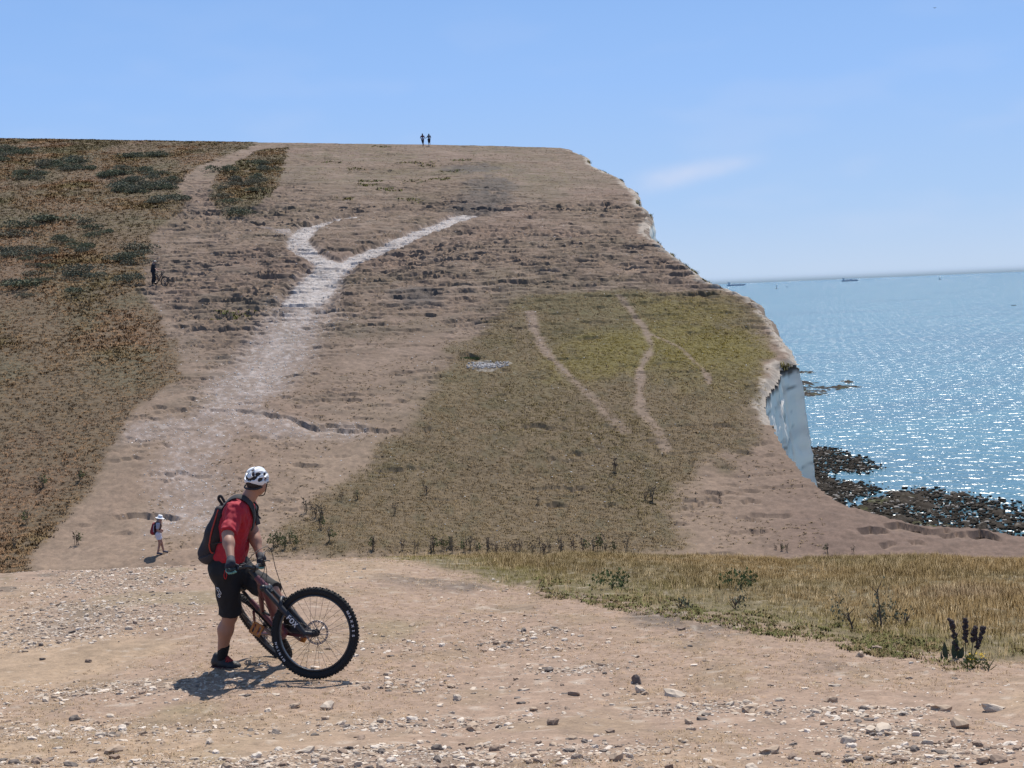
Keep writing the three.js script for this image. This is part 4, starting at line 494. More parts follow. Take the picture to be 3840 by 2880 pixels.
// dry stalks
function stalkGeo(seed, n, h, heads) { const R = rngOf(seed), l = []; for (let i = 0; i < n; i++) { const a = R() * 6.28, r = 0.12 * R(), b = V(Math.cos(a) * r, -0.05, Math.sin(a) * r), t = b.clone().add(V(0.18 * (R() - 0.5), h * (0.6 + 0.5 * R()), 0.18 * (R() - 0.5))); l.push(rod(b, t, 0.012, 0.005, 5)); const k = 5 + Math.floor(R() * 5); for (let j = 0; j < k; j++) { const f = 0.3 + 0.7 * R(), p = b.clone().lerp(t, f), q = p.clone().add(V((R() - 0.5) * 0.16, 0.05 + 0.05 * R(), (R() - 0.5) * 0.16)); l.push(rod(p, q, 0.006, 0.002, 4)); if (heads) { const g = new THREE.IcosahedronGeometry(0.018 + 0.012 * R(), 0); g.translate(q.x, q.y, q.z); l.push(g); } } } return mg(l); }
{
  const R = rngOf(71), S = [0, 1, 2, 3, 4].map((k) => stalkGeo(90 + k, 3 + k % 3, 0.55, true)), browns = [mat(0.11, 0.078, 0.055, 0.95), mat(0.15, 0.115, 0.075, 0.95), mat(0.10, 0.10, 0.045, 0.95)], green = mat(0.125, 0.145, 0.045, 0.95, { side: THREE.DoubleSide }), lf = leafBall(99, 60, 0.28, 0.75, 0.03);
  STALKS.forEach(([x, d], i) => { const g = i < 5, t = thing('dry_stalk', g ? 'yellow green weed at the lower left corner of the olive grass' : x < -14 ? 'withered stalk standing in the long grass of the left slope' : d > 69 ? 'withered stalk standing alone on the lower hill' : x > 8 ? 'withered twiggy stalk on the bare ground above the meadow' : `withered brown stalk in the ${x < -3 ? 'left end' : x < 1 ? 'middle' : 'right end'} of the row along the valley floor`, 'plant', [x, hillH(x, d) - 0.03, -d], g ? 'green weeds at the path edge' : 'withered stalks'); const s = (0.8 + 0.5 * R()) * (x > 8 ? 0.6 : 1); t.scale.set(s, s, s); t.rotation.y = R() * 6; part('stems', S[i % 5], g ? browns[2] : browns[i % 2], t); if (g || R() < 0.3) part('leaves', lf, green, t); });
  const near = (k) => { const [x, d] = SPOTS[k]; return [x, nearH(x, d) - 0.02, -d]; };
  const thin = (k, label, h, seed) => { const t = thing('meadow_stalk', label, 'plant', near(k)); part('stem', stalkGeo(seed, 1, h, false), browns[0], t); part('leaves', leafBall(seed, 70, 0.12, h * 1.5, 0.012), mat(0.14, 0.14, 0.085, 0.95, { side: THREE.DoubleSide }), t); };
  thin('tall_stalk', 'tall dark leafy stalk rising from the right of the meadow', 0.42, 201); thin('stalk2', 'grey twiggy stalk left of the tall dark stalk', 0.24, 202); thin('stalk3', 'thin dark stalk at the green edge in the middle of the meadow', 0.2, 203); thin('stalk4', 'short thin stalk at the meadow edge left of the thin dark one', 0.12, 204); thin('stalk5', 'small grey stalk just right of the tall dark stalk', 0.16, 205); thin('stalk6', 'low leaning stalk just left of the tall dark stalk', 0.2, 206);
  for (const [k, label] of [['green1', 'small bright green plant near the left end of the meadow'], ['green2', 'dark green leafy clump in the middle of the meadow']]) { const t = thing('green_plant', label, 'plant', near(k)); part('leaves', leafBall(210, 160, 0.2, 0.36, 0.018), green, t); part('stem', stalkGeo(211, 2, 0.18, false), browns[2], t); }
  // four dark flower spikes with broad felted leaves and a yellow flowering weed
  const b = thing('seed_spike_plant', 'plant with four dark seed spikes at the right edge of the meadow', 'plant', near('bugloss')), dark = mat(0.045, 0.032, 0.032, 0.9);
  for (const [ox, h, l, lx] of [[-0.09, 0.34, 0.26, -0.02], [0.0, 0.34, 0.18, 0.0], [0.07, 0.27, 0.11, 0.01], [0.09, 0.27, 0.17, 0.06]]) { const base = V(ox * 0.5, 0, 0.02 * Math.sin(ox * 90)), tip = V(ox + lx, h, base.z), st = part('stem', rod(base, tip, 0.004, 0.003, 6), browns[2], b); const q = [], R2 = rngOf(300 + Math.round(ox * 100)); for (let i = 0; i < 46; i++) { const f = 1 - (l / h) * R2(), p = base.clone().lerp(tip, f); const g = new THREE.IcosahedronGeometry(0.009 + 0.009 * R2(), 0); g.translate(p.x + (R2() - 0.5) * 0.034, p.y, p.z + (R2() - 0.5) * 0.034); q.push(g); } part('seed_head', mg(q), dark, b); }
  const mu = thing('broad_leaf_plant', 'broad dark green felted leaves beside the seed spikes', 'plant', near('mullein')); const leafM = mat(0.065, 0.085, 0.048, 0.95, { side: THREE.DoubleSide });
  for (const [ax, rot, L] of [[-0.02, 0.5, 0.17], [0.03, -0.2, 0.2], [-0.06, 1.1, 0.12], [0.06, -0.8, 0.13]]) { const s = new THREE.Shape(); s.moveTo(0, 0); s.quadraticCurveTo(0.055, L * 0.4, 0, L); s.quadraticCurveTo(-0.055, L * 0.4, 0, 0); const g = new THREE.ExtrudeGeometry(s, { depth: 0.004, bevelEnabled: false, curveSegments: 8 }); const p = g.attributes.position; for (let i = 0; i < p.count; i++) { const y = p.getY(i), x = p.getX(i); p.setZ(i, p.getZ(i) + y * y * 1.6 - x * x * 4); } g.rotateX(-0.15); g.rotateZ(rot * 0.6); g.rotateY(rot); g.translate(ax, 0, 0); g.computeVertexNormals(); part('leaf', g, leafM, mu); }
  const rw = thing('yellow_weed', 'small weed with yellow flowers below the seed spikes', 'plant', near('ragwort')); part('leaves', leafBall(220, 130, 0.09, 0.16, 0.011), green, rw); part('stem', stalkGeo(221, 2, 0.09, false), browns[2], rw);
  { const q = [], R2 = rngOf(222); for (let i = 0; i < 26; i++) { const g = new THREE.IcosahedronGeometry(0.006 + 0.004 * R2(), 0); g.scale(1, 0.6, 1); g.translate((R2() - 0.5) * 0.14, 0.09 + 0.05 * R2(), (R2() - 0.5) * 0.1); q.push(g); } part('flowers', mg(q), mat(0.62, 0.42, 0.03, 0.8), rw); }
}

// ------------------------------------------------------------------ boats and a gull
{
  const hull = (L, W, H, n = 10) => { const s = new THREE.Shape(); s.moveTo(-L / 2, H); s.lineTo(-L / 2 + 0.04 * L, 0); s.lineTo(L / 2 - 0.10 * L, 0); s.lineTo(L / 2, H * 1.15); s.lineTo(-L / 2, H); const g = new THREE.ExtrudeGeometry(s, { depth: W, bevelEnabled: true, bevelSize: 0.06 * W, bevelThickness: 0.12 * W, bevelSegments: 2 }); g.translate(0, 0, -W / 2); return g; };
  const grey = mat(0.42, 0.45, 0.5, 0.8), pale = mat(0.6, 0.62, 0.65, 0.7), white = mat(0.8, 0.8, 0.8, 0.6), darkH = mat(0.05, 0.055, 0.065, 0.7);
  const ship = (x, d, L, label, boxes) => { const t = thing('cargo_ship', label, 'ship', [x, -1, -d]); part('hull', hull(L, L * 0.15, L * 0.075), grey, t); part('superstructure', slab(L * 0.1, L * 0.13, L * 0.11, -L * 0.38, L * 0.14, 0), pale, t); part('funnel', rod(V(-L * 0.44, L * 0.15, 0), V(-L * 0.44, L * 0.24, 0), L * 0.015, L * 0.014), grey, t); for (const [a, w, h] of boxes) part('deck_cargo', slab(w * L, h * L, L * 0.11, a * L, L * 0.078 + h * L / 2, 0), pale, t); for (const a of [-0.1, 0.2]) part('mast', rod(V(a * L, L * 0.08, 0), V(a * L, L * 0.19, 0), L * 0.006, L * 0.004, 6), grey, t); };
  ship(2441, 11000, 120, 'grey cargo ship on the horizon, right of the headland slope', [[-0.2, 0.14, 0.05], [0.05, 0.2, 0.06], [0.3, 0.12, 0.05]]);
  ship(1702, 11500, 140, 'faint cargo ship on the horizon, just above the headland slope', [[-0.2, 0.2, 0.03], [0.1, 0.25, 0.025]]);
  const yacht = (p, L, Hm, label, turn) => { const t = thing('sailing_boat', label, 'boat', [p[0], -0.3, -p[1]]); t.rotation.y = turn; part('hull', hull(L, L * 0.28, L * 0.11), darkH, t); part('mast', rod(V(0.05 * L, L * 0.1, 0), V(0.05 * L, Hm, 0), L * 0.012, L * 0.008, 6), pale, t); const sail = (pts) => { const s = new THREE.Shape(); pts.forEach(([x, y], i) => i ? s.lineTo(x, y) : s.moveTo(x, y)); return new THREE.ExtrudeGeometry(s, { depth: L * 0.01, bevelEnabled: false }); }; part('mainsail', sail([[0.03 * L, Hm * 0.97], [0.03 * L, L * 0.22], [-0.42 * L, L * 0.22]]), white, t); part('jib', sail([[0.07 * L, Hm * 0.88], [0.07 * L, L * 0.2], [0.46 * L, L * 0.16]]), white, t); };
  yacht(BOATS.sail1, 13, 20, 'sailing boat on the sea close to the headland slope', 0.9); yacht(BOATS.sail2, 13, 14, 'small white sailing boat far out on the right', 0.3);
  const dg = thing('small_boat', 'small dark open boat on the sea near the right edge', 'boat', [BOATS.dinghy[0], -0.15, -BOATS.dinghy[1]]); part('hull', hull(4.4, 1.5, 0.6), darkH, dg); part('outboard_motor', slab(0.3, 0.9, 0.3, -2.1, 0.7, 0), darkH, dg); part('seat', slab(0.35, 0.08, 1.3, 0.2, 0.62, 0), pale, dg);
  const bu = thing('marker_buoy', 'tiny dark buoy right of the sailing boat by the headland', 'buoy', [BOATS.buoy[0], 0, -BOATS.buoy[1]]); part('float', rod(V(0, -0.5, 0), V(0, 2.2, 0), 2.6, 1.6), darkH, bu); part('cage', rod(V(0, 2.2, 0), V(0, 4.4, 0), 1.2, 0.3), darkH, bu);
  // gull, wings spread
  const gp = [89.96, EYE + 54.25, -320], gl = thing('gull', 'gull gliding high at the top right of the sky', 'bird', gp); gl.rotation.set(0.1, 0.5, 0.12);
  const body = blend([bone(V(0, 0, -0.16), V(0, 0, 0.14), 0.05, 0.07), bone(V(0, 0.02, 0.16), V(0, 0.03, 0.24), 0.045, 0.035), bone(V(0, 0.02, 0.25), V(0, 0.015, 0.31), 0.014, 0.006), bone(V(0, 0, -0.16), V(0, 0, -0.3), 0.04, 0.012), ...[-1, 1].flatMap((s) => [bone(V(s * 0.05, 0.02, 0.05), V(s * 0.3, 0.10, 0.07), 0.035, 0.026), bone(V(s * 0.3, 0.10, 0.07), V(s * 0.68, 0.03, -0.06), 0.026, 0.01), bone(V(s * 0.08, 0.02, -0.03), V(s * 0.32, 0.09, -0.02), 0.03, 0.022)])], 0.03);
  part('body', nets(body, V(-0.75, -0.15, -0.4), V(0.75, 0.2, 0.4), 0.02), mat(0.28, 0.3, 0.34, 0.9), gl);
}

// ------------------------------------------------------------------ mountain bike. Own axes: x forward, y up, z to the right, origin where the rear tyre stands
const font = await new FontLoader().loadAsync('fonts/droid/droid_sans_bold.typeface.json');
const BK = { r: 0.375, base: 1.24, head: 64.5 * Math.PI / 180 };
function bikePose(steer) {
  const front = V(BK.base, BK.r, 0), ax = V(-Math.cos(BK.head), Math.sin(BK.head), 0), perp = V(Math.sin(BK.head), Math.cos(BK.head), 0);
  const crown = front.clone().addScaledVector(perp, -0.044).addScaledVector(ax, 0.555), htop = crown.clone().addScaledVector(ax, 0.125), clampP = crown.clone().addScaledVector(ax, 0.19).addScaledVector(perp, 0.045);
  const q = new THREE.Quaternion().setFromAxisAngle(ax, steer), S = (p) => p.clone().sub(crown).applyQuaternion(q).add(crown);
  return { front, ax, perp, crown, htop, clampP, q, S };
}
function makeWheel(parent, name, c, q, o, side) {
  const w = new THREE.Group(); w.name = name; w.position.copy(c); w.quaternion.copy(q); parent.add(w);      // wheel axle along z
  const tg = [new THREE.TorusGeometry(0.341, 0.031, o.fine ? 14 : 8, o.fine ? 72 : 36)];
  if (o.fine) for (let i = 0; i < 84; i++) for (const [z, r, wx, wh] of [[-0.024, 0.362, 0.012, 0.016], [0.024, 0.362, 0.012, 0.016], [i % 2 ? 0.008 : -0.008, 0.371, 0.013, 0.012]]) { const a = i / 84 * 6.2832 + (z > 0.01 ? 0.03 : 0), g = slab(wh, 0.013, wx); if (Math.abs(z) > 0.02) g.rotateX(z > 0 ? 0.75 : -0.75); g.translate(0, r, z); g.rotateZ(a); tg.push(g); }
  const tyre = part('tyre', mg(tg), o.tyre, w);
  const prof = [[0.298, -0.013], [0.300, -0.017], [0.318, -0.017], [0.318, 0.017], [0.300, 0.017], [0.298, 0.013], [0.298, -0.013]].map(([a, b]) => new THREE.Vector2(a, b)), rim = new THREE.LatheGeometry(prof, o.fine ? 72 : 30); rim.rotateX(Math.PI / 2); part('rim', rim, o.rim, w);
  part('hub', mg([rod(V(0, 0, -0.055), V(0, 0, 0.055), 0.019, 0.019, 14), rod(V(0, 0, -0.036), V(0, 0, -0.030), 0.031, 0.031, 18), rod(V(0, 0, 0.030), V(0, 0, 0.036), 0.031, 0.031, 18), rod(V(0, 0, -0.066), V(0, 0, 0.066), 0.010, 0.010, 10)]), o.dark, w);
  if (o.fine) for (let i = 0; i < 32; i++) { const a = i / 32 * 6.2832, z = i % 2 ? 0.033 : -0.033, tw = (Math.floor(i / 2) % 2 ? 1 : -1) * 1.1; part('spoke', rod(V(Math.cos(a + tw) * 0.028, Math.sin(a + tw) * 0.028, z), V(Math.cos(a) * 0.299, Math.sin(a) * 0.299, z * 0.15), 0.0013, 0.0013, 5, false), o.spoke, w); }
  // brake rotor on the left of the bike
  const rs = [], zr = side * 0.045; const ring = new THREE.RingGeometry(0.084, 0.1, 48); const slot = []; for (let i = 0; i < 24; i++) { const a = i / 24 * 6.2832, g = slab(0.017, 0.011, 0.002, 0, 0.093, zr); g.rotateZ(a); rs.push(g); } rs.push((() => { const g = new THREE.TorusGeometry(0.0965, 0.0035, 6, 48); g.scale(1, 1, 0.4); g.translate(0, 0, zr); return g; })(), (() => { const g = new THREE.TorusGeometry(0.0845, 0.0025, 6, 48); g.scale(1, 1, 0.4); g.translate(0, 0, zr); return g; })()); for (let i = 0; i < 6; i++) { const a = i / 6 * 6.2832; rs.push(rod(V(Math.cos(a) * 0.022, Math.sin(a) * 0.022, zr), V(Math.cos(a + 0.5) * 0.086, Math.sin(a + 0.5) * 0.086, zr), 0.0035, 0.0035, 5)); } part('brake_rotor', mg(rs), o.steel, w);
  return { w, tyre };
}
function sideText(word, size, radius, mid, step, z, out) { const l = []; [...word].forEach((ch, i) => { const g = new TextGeometry(ch, { font, size, depth: 0.0012, curveSegments: 3 }); g.computeBoundingBox(); g.translate(-g.boundingBox.max.x / 2, -size / 2, 0); const a = mid + (i - (word.length - 1) / 2) * step; g.scale(1.35, 1, 1); g.translate(0, radius, z); g.rotateZ(a); l.push(g); }); return mg(l); }
function makeBike(o) {
  const t = thing(o.name, o.label, 'bicycle'), B = bikePose(o.steer), F = o.frame, P = (x, y, z = 0) => V(x, y, z);
  const rear = P(0, BK.r), bb = P(0.43, 0.345), bot = B.crown.clone().addScaledVector(B.ax, 0.012), pivot = P(0.40, 0.46), seatLow = P(0.335, 0.56), seatTop = P(0.27, 0.70);
  // frame: deep down tube, low top tube, rear triangle
  part('frame', mg([rod(bot, B.htop, 0.029, 0.026, 18), rod(B.htop.clone().addScaledVector(B.ax, -0.1), bb.clone().add(P(0.03, 0.02)), 0.036, 0.042, 16), rod(B.htop.clone().addScaledVector(B.ax, -0.035), seatLow, 0.024, 0.021, 14), rod(bb, seatTop, 0.024, 0.019, 14), ball(bb, 0.062, 1.1, 1, 0.9), rod(bb.clone().add(P(0, 0, -0.045)), bb.clone().add(P(0, 0, 0.045)), 0.05, 0.05, 18),
    ...[-1, 1].flatMap((s) => [rod(P(0.36, 0.37, s * 0.05), P(0, BK.r, s * 0.075), 0.016, 0.013, 10), rod(P(0, BK.r, s * 0.075), P(0.26, 0.60, s * 0.04), 0.011, 0.012, 10), ball(P(0, BK.r, s * 0.075), 0.022)]), rod(P(0.26, 0.60, -0.045), P(0.26, 0.60, 0.045), 0.014, 0.014)]), F, t);
  part('shock_absorber', mg([rod(P(0.27, 0.61), P(0.40, 0.57), 0.021, 0.021), rod(P(0.40, 0.57), P(0.50, 0.545), 0.012, 0.012)]), o.dark, t);
  part('seat_post', rod(seatTop, P(0.232, 0.80), 0.015, 0.015), o.dark, t);
  part('saddle', nets(blend([bone(P(0.1, 0.835, -0.045), P(0.12, 0.835, 0.045), 0.028, 0.028), bone(P(0.12, 0.835, 0), P(0.34, 0.83, 0), 0.045, 0.018)], 0.05), P(0.02, 0.75, -0.12), P(0.4, 0.9, 0.12), o.fine ? 0.008 : 0.02), o.dark, t);
  // fork, turned with the steering
  const S = B.S, leg = (z, f) => B.front.clone().addScaledVector(B.perp, -0.044).addScaledVector(B.ax, f).add(P(0, 0, z));
  const fork = part('fork', mg([...[-1, 1].flatMap((s) => [rod(S(leg(s * 0.068, 0.30)), S(leg(s * 0.068, 0.565)), 0.0185, 0.0185, 14)]), rod(S(leg(-0.075, 0.555)), S(leg(0.075, 0.555)), 0.026, 0.026, 14), rod(S(leg(0, 0.5)), S(leg(0, 0.6)), 0.027, 0.027, 14), ball(S(leg(0.07, 0.563)), 0.027), ball(S(leg(-0.07, 0.563)), 0.027)]), o.black, t);
  part('fork_lower', mg([...[-1, 1].flatMap((s) => [rod(S(leg(s * 0.068, 0.03)), S(leg(s * 0.068, 0.345)), 0.021, 0.025, 14), rod(S(leg(s * 0.068, 0.05)), S(B.front.clone().add(P(0, 0, s * 0.066))), 0.021, 0.019, 12)]), pipe([leg(-0.068, 0.33), leg(-0.064, 0.375).addScaledVector(B.perp, 0.03), leg(0, 0.405).addScaledVector(B.perp, 0.045), leg(0.064, 0.375).addScaledVector(B.perp, 0.03), leg(0.068, 0.33)].map(S), 0.015, 20, 8), rod(S(B.front.clone().add(P(0, 0, -0.07))), S(B.front.clone().add(P(0, 0, 0.07))), 0.012, 0.012)]), o.lower, t);
  const qa = new THREE.Quaternion().copy(B.q);
  const fw = makeWheel(t, 'front_wheel', S(B.front), qa, o, -1), rw = makeWheel(t, 'rear_wheel', rear, new THREE.Quaternion(), o, -1);
  // stem, bar, grips, levers
  const bar = (z, up, back) => S(B.clampP.clone().addScaledVector(B.ax, up).addScaledVector(B.perp, -back).add(P(0, 0, z)));
  part('stem', mg([rod(S(B.htop), S(B.htop.clone().addScaledVector(B.ax, 0.075)), 0.021, 0.021, 14), rod(S(B.htop.clone().addScaledVector(B.ax, 0.055)), bar(0, 0, 0), 0.02, 0.021, 12), rod(bar(-0.028, 0, 0), bar(0.028, 0, 0), 0.024, 0.024, 14)]), o.black, t);
  part('handlebar', pipe([bar(-0.39, 0.055, 0.05), bar(-0.25, 0.045, 0.03), bar(-0.12, 0.03, 0.008), bar(-0.04, 0, 0), bar(0.04, 0, 0), bar(0.12, 0.03, 0.008), bar(0.25, 0.045, 0.03), bar(0.39, 0.055, 0.05)], 0.0135, 48, 10), o.black, t);
  for (const s of [-1, 1]) { part('grip', rod(bar(s * 0.265, 0.0465, 0.033), bar(s * 0.395, 0.0555, 0.051), 0.0168, 0.0168, 12), o.grip, t); part('brake_lever', mg([rod(bar(s * 0.21, 0.03, 0), bar(s * 0.21, 0.05, -0.03), 0.012, 0.01), pipe([bar(s * 0.205, 0.035, -0.028), bar(s * 0.25, 0.02, -0.045), bar(s * 0.33, 0.025, -0.03)], 0.006, 12, 6)]), o.black, t); }
  // cranks, chainring, chain, pedals
  const ca = o.crank, cr = P(Math.cos(ca) * 0.17, Math.sin(ca) * 0.17), rp = bb.clone().add(cr).add(P(0, 0, 0.125)), lp = bb.clone().sub(cr).add(P(0, 0, -0.125));
  part('crank_arm', rod(bb.clone().add(P(0, 0, 0.06)), bb.clone().add(cr).add(P(0, 0, 0.075)), 0.017, 0.012, 10), o.tan, t); part('crank_arm', rod(bb.clone().add(P(0, 0, -0.06)), bb.clone().sub(cr).add(P(0, 0, -0.075)), 0.017, 0.012, 10), o.tan, t);
  const cog = (c, r, z) => { const l = [new THREE.TorusGeometry(r, 0.005, 6, 40)]; for (let i = 0; i < 5; i++) l.push(rod(P(0, 0), P(Math.cos(i * 1.257) * r, Math.sin(i * 1.257) * r), 0.007, 0.005, 5)); const g = mg(l); g.translate(c.x, c.y, z); return g; };
  part('chainring', cog(bb, 0.068, 0.048), o.dark, t); part('cassette', mg([cog(rear, 0.1, 0.03), cog(rear, 0.08, 0.036), cog(rear, 0.055, 0.042), cog(rear, 0.03, 0.048)]), o.steel, t);
  part('chain', mg([rod(P(0.43, 0.413, 0.048), P(0, 0.442, 0.042), 0.004, 0.004, 5), rod(P(0.43, 0.277, 0.048), P(0.02, 0.24, 0.044), 0.004, 0.004, 5), rod(P(0.02, 0.24, 0.044), P(0, 0.31, 0.042), 0.004, 0.004, 5)]), o.steel, t);
  part('derailleur', mg([rod(P(0, 0.36, 0.06), P(0.015, 0.27, 0.06), 0.014, 0.01), ball(P(0.02, 0.24, 0.046), 0.018, 1, 1, 0.4)]), o.dark, t);
  const pedal = (c, s) => { const l = [slab(0.1, 0.012, 0.016, 0, 0, 0.045), slab(0.1, 0.012, 0.016, 0, 0, -0.045), slab(0.016, 0.012, 0.1, 0.045, 0, 0), slab(0.016, 0.012, 0.1, -0.045, 0, 0), slab(0.03, 0.014, 0.1, 0, 0, 0)]; for (const a of [-0.04, 0, 0.04]) for (const b of [-0.04, 0.04]) l.push(rod(P(a, 0, b), P(a, 0.011, b), 0.002, 0.002, 5)); const g = mg(l); g.applyQuaternion(new THREE.Quaternion().setFromUnitVectors(P(0, 1, 0), s)); g.translate(c.x, c.y, c.z); return g; };
  part('pedal', pedal(rp, P(0.72, 0.5, 0.48).normalize()), o.pedal, t); part('pedal', pedal(lp, P(0.1, 0.9, 0.35).normalize()), o.pedal, t);
  if (o.fine) {
    // cables looping ahead of the bar
    const cb = part('cable', pipe([bar(0.2, 0.03, -0.02), bar(0.12, 0.06, -0.12), bar(-0.02, 0.04, -0.2), S(leg(-0.08, 0.62).addScaledVector(B.perp, 0.14)), S(leg(-0.088, 0.42).addScaledVector(B.perp, 0.05)), S(leg(-0.085, 0.1))], 0.0032, 40, 5), o.black, t);
    part('cable', pipe([bar(-0.2, 0.03, -0.02), bar(-0.1, 0.05, -0.12), bar(0.04, 0.02, -0.13), S(B.htop.clone().addScaledVector(B.perp, 0.1)), B.htop.clone().add(P(-0.03, -0.08, 0.04)), P(0.75, 0.62, 0.045)], 0.003, 36, 5), o.black, t);
    part('cable', pipe([bar(0.17, 0.03, -0.02), bar(0.08, 0.0, -0.12), S(B.htop.clone().add(P(0.09, 0.02, -0.03))), B.htop.clone().add(P(0.0, -0.08, -0.045)), P(0.75, 0.60, -0.045)], 0.003, 36, 5), o.black, t);
    part('lettering', mg([sideText('MAXXIS', 0.021, 0.339, -1.66, -0.115, 0.0305), sideText('MINION', 0.017, 0.339, 1.72, -0.09, 0.0305)]), o.letter, fw.w);
    // white letters on the fork leg nearer the viewer
    { const g = new TextGeometry('FOX', { font, size: 0.042, depth: 0.001, curveSegments: 4 }); g.computeBoundingBox(); g.translate(-g.boundingBox.max.x / 2, -0.021, 0); const X = B.ax.clone().negate(), Z = P(0, 0, 1), Y = new THREE.Vector3().crossVectors(Z, X); g.applyMatrix4(new THREE.Matrix4().makeBasis(X, Y, Z)); const p = leg(0.0925, 0.19); g.translate(p.x, p.y, p.z); const a = g.attributes.position; for (let i = 0; i < a.count; i++) { const v = S(V(a.getX(i), a.getY(i), a.getZ(i))); a.setXYZ(i, v.x, v.y, v.z); } g.computeVertexNormals(); part('lettering', bare(g), o.letter, t); }
  }
  // pose: heading, lean, pitch
  const fwv = V(Math.sin(o.heading), 0, Math.cos(o.heading)), rtv = new THREE.Vector3().crossVectors(fwv, V(0, 1, 0));
  const m = new THREE.Matrix4().makeBasis(fwv, V(0, 1, 0), rtv).multiply(new THREE.Matrix4().makeRotationX(o.lean)).multiply(new THREE.Matrix4().makeRotationZ(o.pitch));
  t.quaternion.setFromRotationMatrix(m); t.position.copy(o.at); t.updateMatrixWorld(true);
  const W = (p) => p.clone().applyMatrix4(t.matrixWorld);
  return { t, gripR: W(bar(0.33, 0.051, 0.042)), gripL: W(bar(-0.33, 0.051, 0.042)), barAxis: W(bar(0.39, 0.055, 0.05)).sub(W(bar(0.27, 0.047, 0.034))).normalize(), barAxisL: W(bar(-0.39, 0.055, 0.05)).sub(W(bar(-0.27, 0.047, 0.034))).normalize(), pedalL: W(lp), pedalR: W(rp), bottle: [W(P(0.60, 0.47)), W(P(0.70, 0.62))], fwd: fwv };
}
const bikeMats = { tyre: mat(0.013, 0.013, 0.014, 0.9), rim: mat(0.03, 0.03, 0.034, 0.35), dark: mat(0.025, 0.024, 0.026, 0.55), black: mat(0.012, 0.012, 0.015, 0.5), spoke: mat(0.10, 0.09, 0.085, 0.5, { metalness: 0.6 }), steel: mat(0.22, 0.20, 0.21, 0.4, { metalness: 0.8 }), grip: mat(0.02, 0.03, 0.035, 0.8), tan: mat(0.24, 0.15, 0.11, 0.8), pedal: mat(0.52, 0.19, 0.03, 0.5), letter: mat(0.62, 0.62, 0.64, 0.8), frame: mat(0.115, 0.028, 0.040, 0.42), lower: mat(0.012, 0.013, 0.020, 0.5) };
const bike = makeBike({ ...bikeMats, name: 'mountain_bike', label: 'maroon mountain bike with orange pedals held by the man in the red shirt', fine: true, steer: 58.03 * Math.PI / 180, heading: 32.77 * Math.PI / 180, lean: 31.43 * Math.PI / 180, pitch: 8.29 * Math.PI / 180, crank: 2.2, at: V(-2.115, EYE - 3.2157, -13.588) });
{ const [a, b] = bike.bottle, t = thing('water_bottle', 'grey water bottle in the frame of the maroon bike', 'bottle', a.toArray()), d = b.clone().sub(a).normalize(), o = V(0, 0, 0), p = (f) => d.clone().multiplyScalar(f); part('bottle_body', mg([rod(o, p(0.13), 0.034, 0.035, 16), rod(p(0.13), p(0.15), 0.035, 0.026, 16)]), mat(0.3, 0.32, 0.36, 0.5), t); part('cap', mg([rod(p(0.15), p(0.175), 0.026, 0.024, 14), rod(p(0.175), p(0.195), 0.01, 0.012, 10)]), mat(0.02, 0.02, 0.022, 0.5), t); }

// ------------------------------------------------------------------ the man with the bike
const skin = mat(0.36, 0.185, 0.125, 0.6);
function headField(c, face, up, s = 1) {   // head with brow, nose, lips, chin and ears, looking along face
  const z = face.clone().normalize(), x = new THREE.Vector3().crossVectors(up, z).normalize(), y = new THREE.Vector3().crossVectors(z, x), q = new THREE.Quaternion().setFromRotationMatrix(new THREE.Matrix4().makeBasis(x, y, z));
  const L = (a, b, d) => V(a * s, b * s, d * s).applyQuaternion(q).add(c);
  const f = blend([egg(L(0, 0.025, -0.012), 0.074 * s, 0.092 * s, 0.094 * s, q), bone(L(0, -0.05, 0.035), L(0, -0.085, 0.055), 0.05 * s, 0.028 * s), bone(L(-0.045, -0.05, 0.01), L(0.045, -0.05, 0.01), 0.03 * s, 0.03 * s)], 0.05 * s);
  const det = blend([bone(L(0, 0.01, 0.088), L(0, -0.028, 0.108), 0.009 * s, 0.014 * s), bone(L(-0.035, 0.028, 0.078), L(0.035, 0.028, 0.078), 0.012 * s, 0.012 * s), bone(L(-0.02, -0.055, 0.085), L(0.02, -0.055, 0.085), 0.008 * s, 0.008 * s), egg(L(0.077, -0.005, -0.005), 0.012 * s, 0.032 * s, 0.02 * s, q), egg(L(-0.077, -0.005, -0.005), 0.012 * s, 0.032 * s, 0.02 * s, q)], 0.01 * s);
  const eyes = [L(0.03, 0.006, 0.088), L(-0.03, 0.006, 0.088)];
  return { q, L, f: (a, b, d) => { let v = smin(f(a, b, d), det(a, b, d), 0.018 * s); for (const e of eyes) v = Math.max(v, -(Math.hypot(a - e.x, b - e.y, d - e.z) - 0.011 * s)); return v; } };
}
